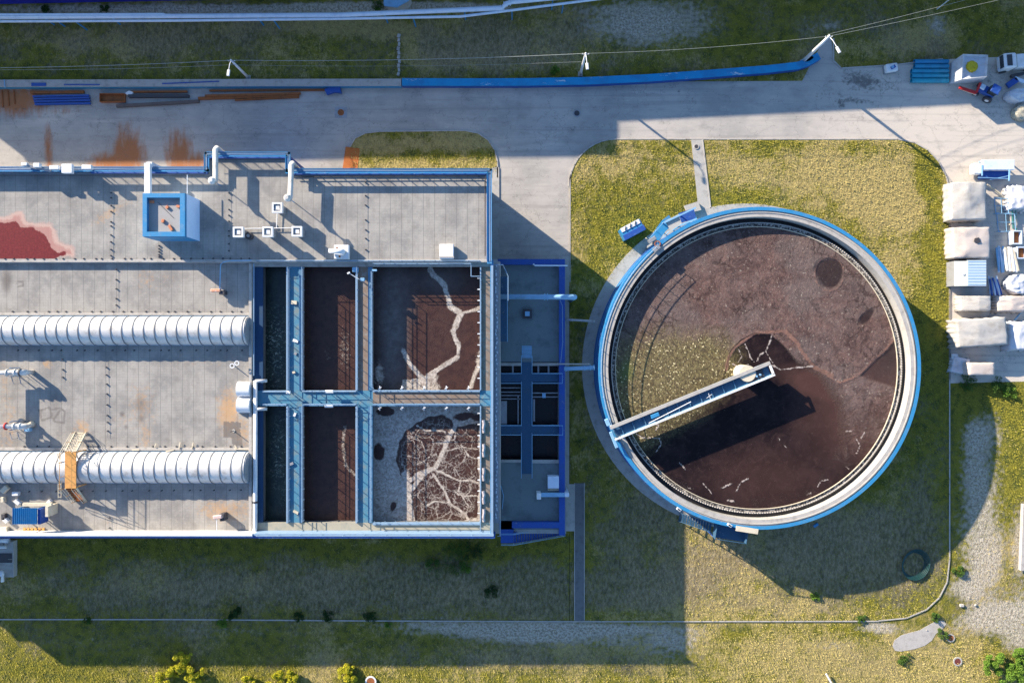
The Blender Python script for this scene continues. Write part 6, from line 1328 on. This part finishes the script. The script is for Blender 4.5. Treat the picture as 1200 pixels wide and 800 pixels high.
for k_, (q, lab) in enumerate((((1187,270,1198,286),'open white crate with rusty contents at the right edge'),((1192,289,1204,303),'lower open white crate at the right edge beside profiles'))):
    e = empty('open_crate', P(q[0]+6,q[1]+8,0), lab, 'crate'); MB().pbox(q[0]+.5,q[1]+.5,q[2]-.5,q[3]-.5,.3,.5,1).build('contents', RUST, e, bevel=.05); MB().pbox(q[0]+.5,q[1]+.5,q[2]-.5,q[3]-.5,.02,.29,1).build('floor', GREY, e)
    for w_ in ((q[0],q[1],q[2],q[1]+1.2),(q[0],q[3]-1.2,q[2],q[3]),(q[0],q[1]+1.2,q[0]+1.2,q[3]-1.2),(q[2]-1.2,q[1]+1.2,q[2],q[3]-1.2)): MB().pbox(*w_,.02,1.0,1).build('side', PIPEW, e)
for i,(x,y,w_,h_,a_,m_,lab) in enumerate(((1186,97,1.6,.8,.6,DBLUE,'blue scrap piece below the parked truck'),(1194,94,1.4,.5,-.4,PIPEW,'pale scrap piece below the parked truck'),(1192,88,1.8,.4,.2,DARK,'dark scrap bar below the parked truck'),(1199,130,.9,.5,.4,WHITE,'small white block at right edge beside the rubble'),(1193,370,1.6,.12,.9,LBLUE,'thin pale bar leaning between the two right-edge stacks'),(1165,222,2.4,.1,-.6,PALE,'thin timber lath in the sun east of the first stack'),(1171,227,3.0,.1,-.7,PALE,'longer timber lath in the sun east of first stack'),(1118.5,417.5,.8,.7,0,WHITE,'white round bundle at the kerb near the southernmost stack'))):
    tag(MB().obox(P(x,y,.5),(w_,h_,.35),a_).build('scrap_piece', m_, bevel=.04), lab, 'scrap')
tag(MB().bar(P(1200,590,.6),P(1197,668,.6),.6,.5).build('concrete_beam', PCONC, bevel=.05), 'long white concrete beam lying at the lower right edge', 'beam')
tag(MB().bar(P(968,789,.5),P(976,803,.5),.22,.2).build('white_plank', WHITE, bevel=.02), 'short white plank poking in at the bottom edge', 'plank')
for i,(x,y,s_) in enumerate(((1127,709,.55),(1143,708.5,.35),(1136,700,.2),(1086,738,.2))): tag(MB().obox(P(x,y,.1),(s_,s_*.7,s_*.6),i).build('stone', PCONC, bevel=.06), ['largest pale stone right of the curved kerb','second pale stone right of the curved kerb','small pebble above the two pale stones','small pebble by the concrete patch'][i], 'stone')
# hose coil
e = empty('hose_coil', P(1071,661,.1), 'dark green coiled hose lying in the shaded grass near the kerb corner', 'hose'); c = P(1071,661,.2)
for k_ in range(5):
    rx, ry = 1.55+.13*k_*.9, 1.6+.12*k_; pts = [(c[0]+.05*k_+rx*math.cos(t)*.95, c[1]+ry*math.sin(t)+.2*math.cos(t), .16+.05*k_+.03*math.sin(3*t)) for t in [2*math.pi*i/40 for i in range(41)]]
    MB().tube(pts, .055, 6).build('coil', PM('green_hose%d'%k_,(.015,.06,.06),None,.3,2,.5), e, smooth=True)
tag(MB().obox(P(1112.5,250,.5),(.5,.9,.5)).build('dark_box', DARK, bevel=.03), 'small dark box on the kerb beside the northernmost covered stack', 'box')
tag(MB().obox(P(956,615,.15),(.7,.35,.25),.6).build('blue_scrap', BLUE, bevel=.03), 'small blue scrap in shaded grass under the tank south rim', 'scrap')

# ------------------------------------------------------------ shrubs and weeds
def leaves(name, m_, parent, blobs, n, ls, seed, z0=0):
    r = np.random.default_rng(seed); P0 = []
    w_ = np.array([b[3]**2 for b in blobs]); idx = r.choice(len(blobs), n, p=w_/w_.sum()); B = np.array(blobs)[idx]
    u = r.normal(size=(n,3)); u /= np.linalg.norm(u, axis=1)[:,None]; rad = r.uniform(.35, 1, n)**.5
    c = B[:,:3] + u*(B[:,3]*rad)[:,None]*np.array([1,1,.75]); c[:,2] = np.maximum(c[:,2], z0+.05)
    a = r.normal(size=(n,3)); a += u*.8; a /= np.linalg.norm(a, axis=1)[:,None]; b = np.cross(a, r.normal(size=(n,3))); b /= np.linalg.norm(b, axis=1)[:,None]; d = np.cross(a, b)
    s_ = (ls*r.uniform(.6, 1.4, n))[:,None]
    V = np.stack([c-b*s_, c-d*s_*.45, c+b*s_, c+d*s_*.45], 1).reshape(-1,3); i = np.arange(n)*4
    org = np.array(wloc(parent)); me = bpy.data.meshes.new(name); me.vertices.add(len(V)); me.vertices.foreach_set('co', (V-org).ravel()); me.loops.add(4*n); me.loops.foreach_set('vertex_index', np.arange(4*n))
    me.polygons.add(n); me.polygons.foreach_set('loop_start', i); me.update(calc_edges=True); set_attrs(me, {'rnd': np.repeat(r.random(n), 4)}); me.materials.append(m_)
    o = link(bpy.data.objects.new(name, me)); o.parent = parent; return o
def leafm(name, c1, c2, c3=None):
    n = NT(name, .7, 0, .2); c = n.mix(n.attr('rnd'), c1, c2)
    if c3: c = n.mix(n.math('GREATER_THAN', n.attr('rnd'), .8), c, c3)
    return n.out(c)
LG = leafm('bright_leaf', (.04,.11,.012), (.20,.32,.04)); LD = leafm('dark_leaf', (.015,.045,.01), (.04,.09,.02)); LY = leafm('yellow_flower', (.16,.22,.02), (.80,.70,.05), (.60,.50,.02)); LM = leafm('mid_leaf', (.03,.08,.012), (.10,.17,.03))
def shrub(px, py, rpx, h, m_, lab, seed, n=1500, ls=.08, cat='shrub', name='shrub', squash=1):
    k = (HC-h)/F; c = P(px, py, h*.5); R = rpx*k; r = random.Random(seed); e = empty(name, (c[0], c[1], 0), lab, cat)
    bl = [(c[0]+r.uniform(-1,1)*R*.75, c[1]+r.uniform(-1,1)*R*.7*squash, h*r.uniform(.3,.8), R*r.uniform(.14,.4)) for _ in range(15)]
    leaves('foliage', m_, e, bl, int(n*2.6), ls*.62, seed)
    for b in bl[:5]: MB().tube([(c[0],c[1],0),((c[0]+b[0])/2,(c[1]+b[1])/2,h*.35),(b[0],b[1],b[2])], .03, 5, .012).build('stem', DARK, e)
    return e
shrub(1164,776,15,2.2,LG,'left one of the bright green shrubs in the lower right corner',1,3500,.13)
shrub(1184,789,15,2.2,LG,'bottom one of bright green shrubs in the lower right corner',2,3000,.13)
shrub(1194,768,11,1.8,LG,'rightmost bright green shrub in the lower right corner',3,2500,.12)
YL = [(214,775,11,'uppermost yellow flowering bush near the bottom left'),(188,798,12,'leftmost yellow flowering bush at the bottom edge'),(228,792,9,'yellow flowering bush right of the uppermost one'),(205,786,8,'small yellow flowering bush between the leftmost and uppermost'),(292,797,7,'small lone yellow flowering bush right of the sunlit wedge'),(322,797,9,'yellow flowering bush left of its twin near mid bottom'),(343,791,7,'yellow flowering bush right of its twin near mid bottom'),(407,790,9,'yellow flowering bush nearest to the white ring manhole'),(412,797,6,'small yellow flowering bush beside the one nearest the manhole')]
for i,(x,y,r_,lab) in enumerate(YL): shrub(x,y,r_*1.3,1.4,LY,lab,10+i,2200,.11,'bush','flowering_bush')
shrub(650,82,6,.6,LG,'small bright green weed at the second lamp pole',30,500,.10,'weed','weed'); shrub(275,719,8,.9,LD,'dark shrub on the kerb line below the basins left corner',31,900,.12)
for i,(x,y,r_,m_,lab) in enumerate([(530,655,22,LM,'largest dark green shrub in the shade south of the basins'),(505,662,10,LM,'small green shrub left of the largest shaded one'),(555,645,12,LD,'dark shrub close under the wall right of largest shaded one'),(575,692,9,LD,'small dark shrub in the shaded lawn, right part'),(545,665,8,LG,'small bright shrub at the foot of the largest shaded one'),(385,722,8,LD,'low dark shrub on the kerb line at centre left'),(350,722,7,LD,'smaller low dark shrub on the kerb line left of its neighbour'),(433,722,9,LD,'low dark shrub on the kerb line below the walkways'),(260,730,7,LG,'small bright weed just under the kerb line, left half'),(102,728,6,LM,'small weed just under the kerb line near the left edge'),(455,732,5,LG,'small yellow-green weed under kerb line near the pale gravel'),(1135,448,12,LM,'green shrub at the south edge of the storage yard'),(1172,450,12,LM,'sunlit green shrub at the yard south edge, right'),(1182,459,9,LG,'bright weed in the sun strip right of the yard shrubs'),(377,0,0,LG,''),(55,12,7,LD,'small dark weed between blue workshop and pipes, left'),(122,12,6,LD,'small dark weed between blue workshop and pipes, right'),(443,7,7,LM,'green weed beside the pale blue kiosk roof'),(1122,670,8,LM,'green weed right of the curved kerb'),(1096,723,7,LM,'green weed below the curved kerb'),(1105,742,7,LM,'green weed at the tip of the pale concrete patch'),(1060,772,8,LM,'green weed below the pale concrete patch'),(955,698,6,LG,'weed in sunlit grass left of the kerb curve'),(1010,725,6,LM,'weed growing on the kerb south of the tank shadow')]):
    if r_: shrub(x,y,r_,.5 if r_<10 else 1.0,m_,lab,50+i,int(60*r_),.11,'weed' if r_<8 else 'shrub','weed' if r_<8 else 'shrub')
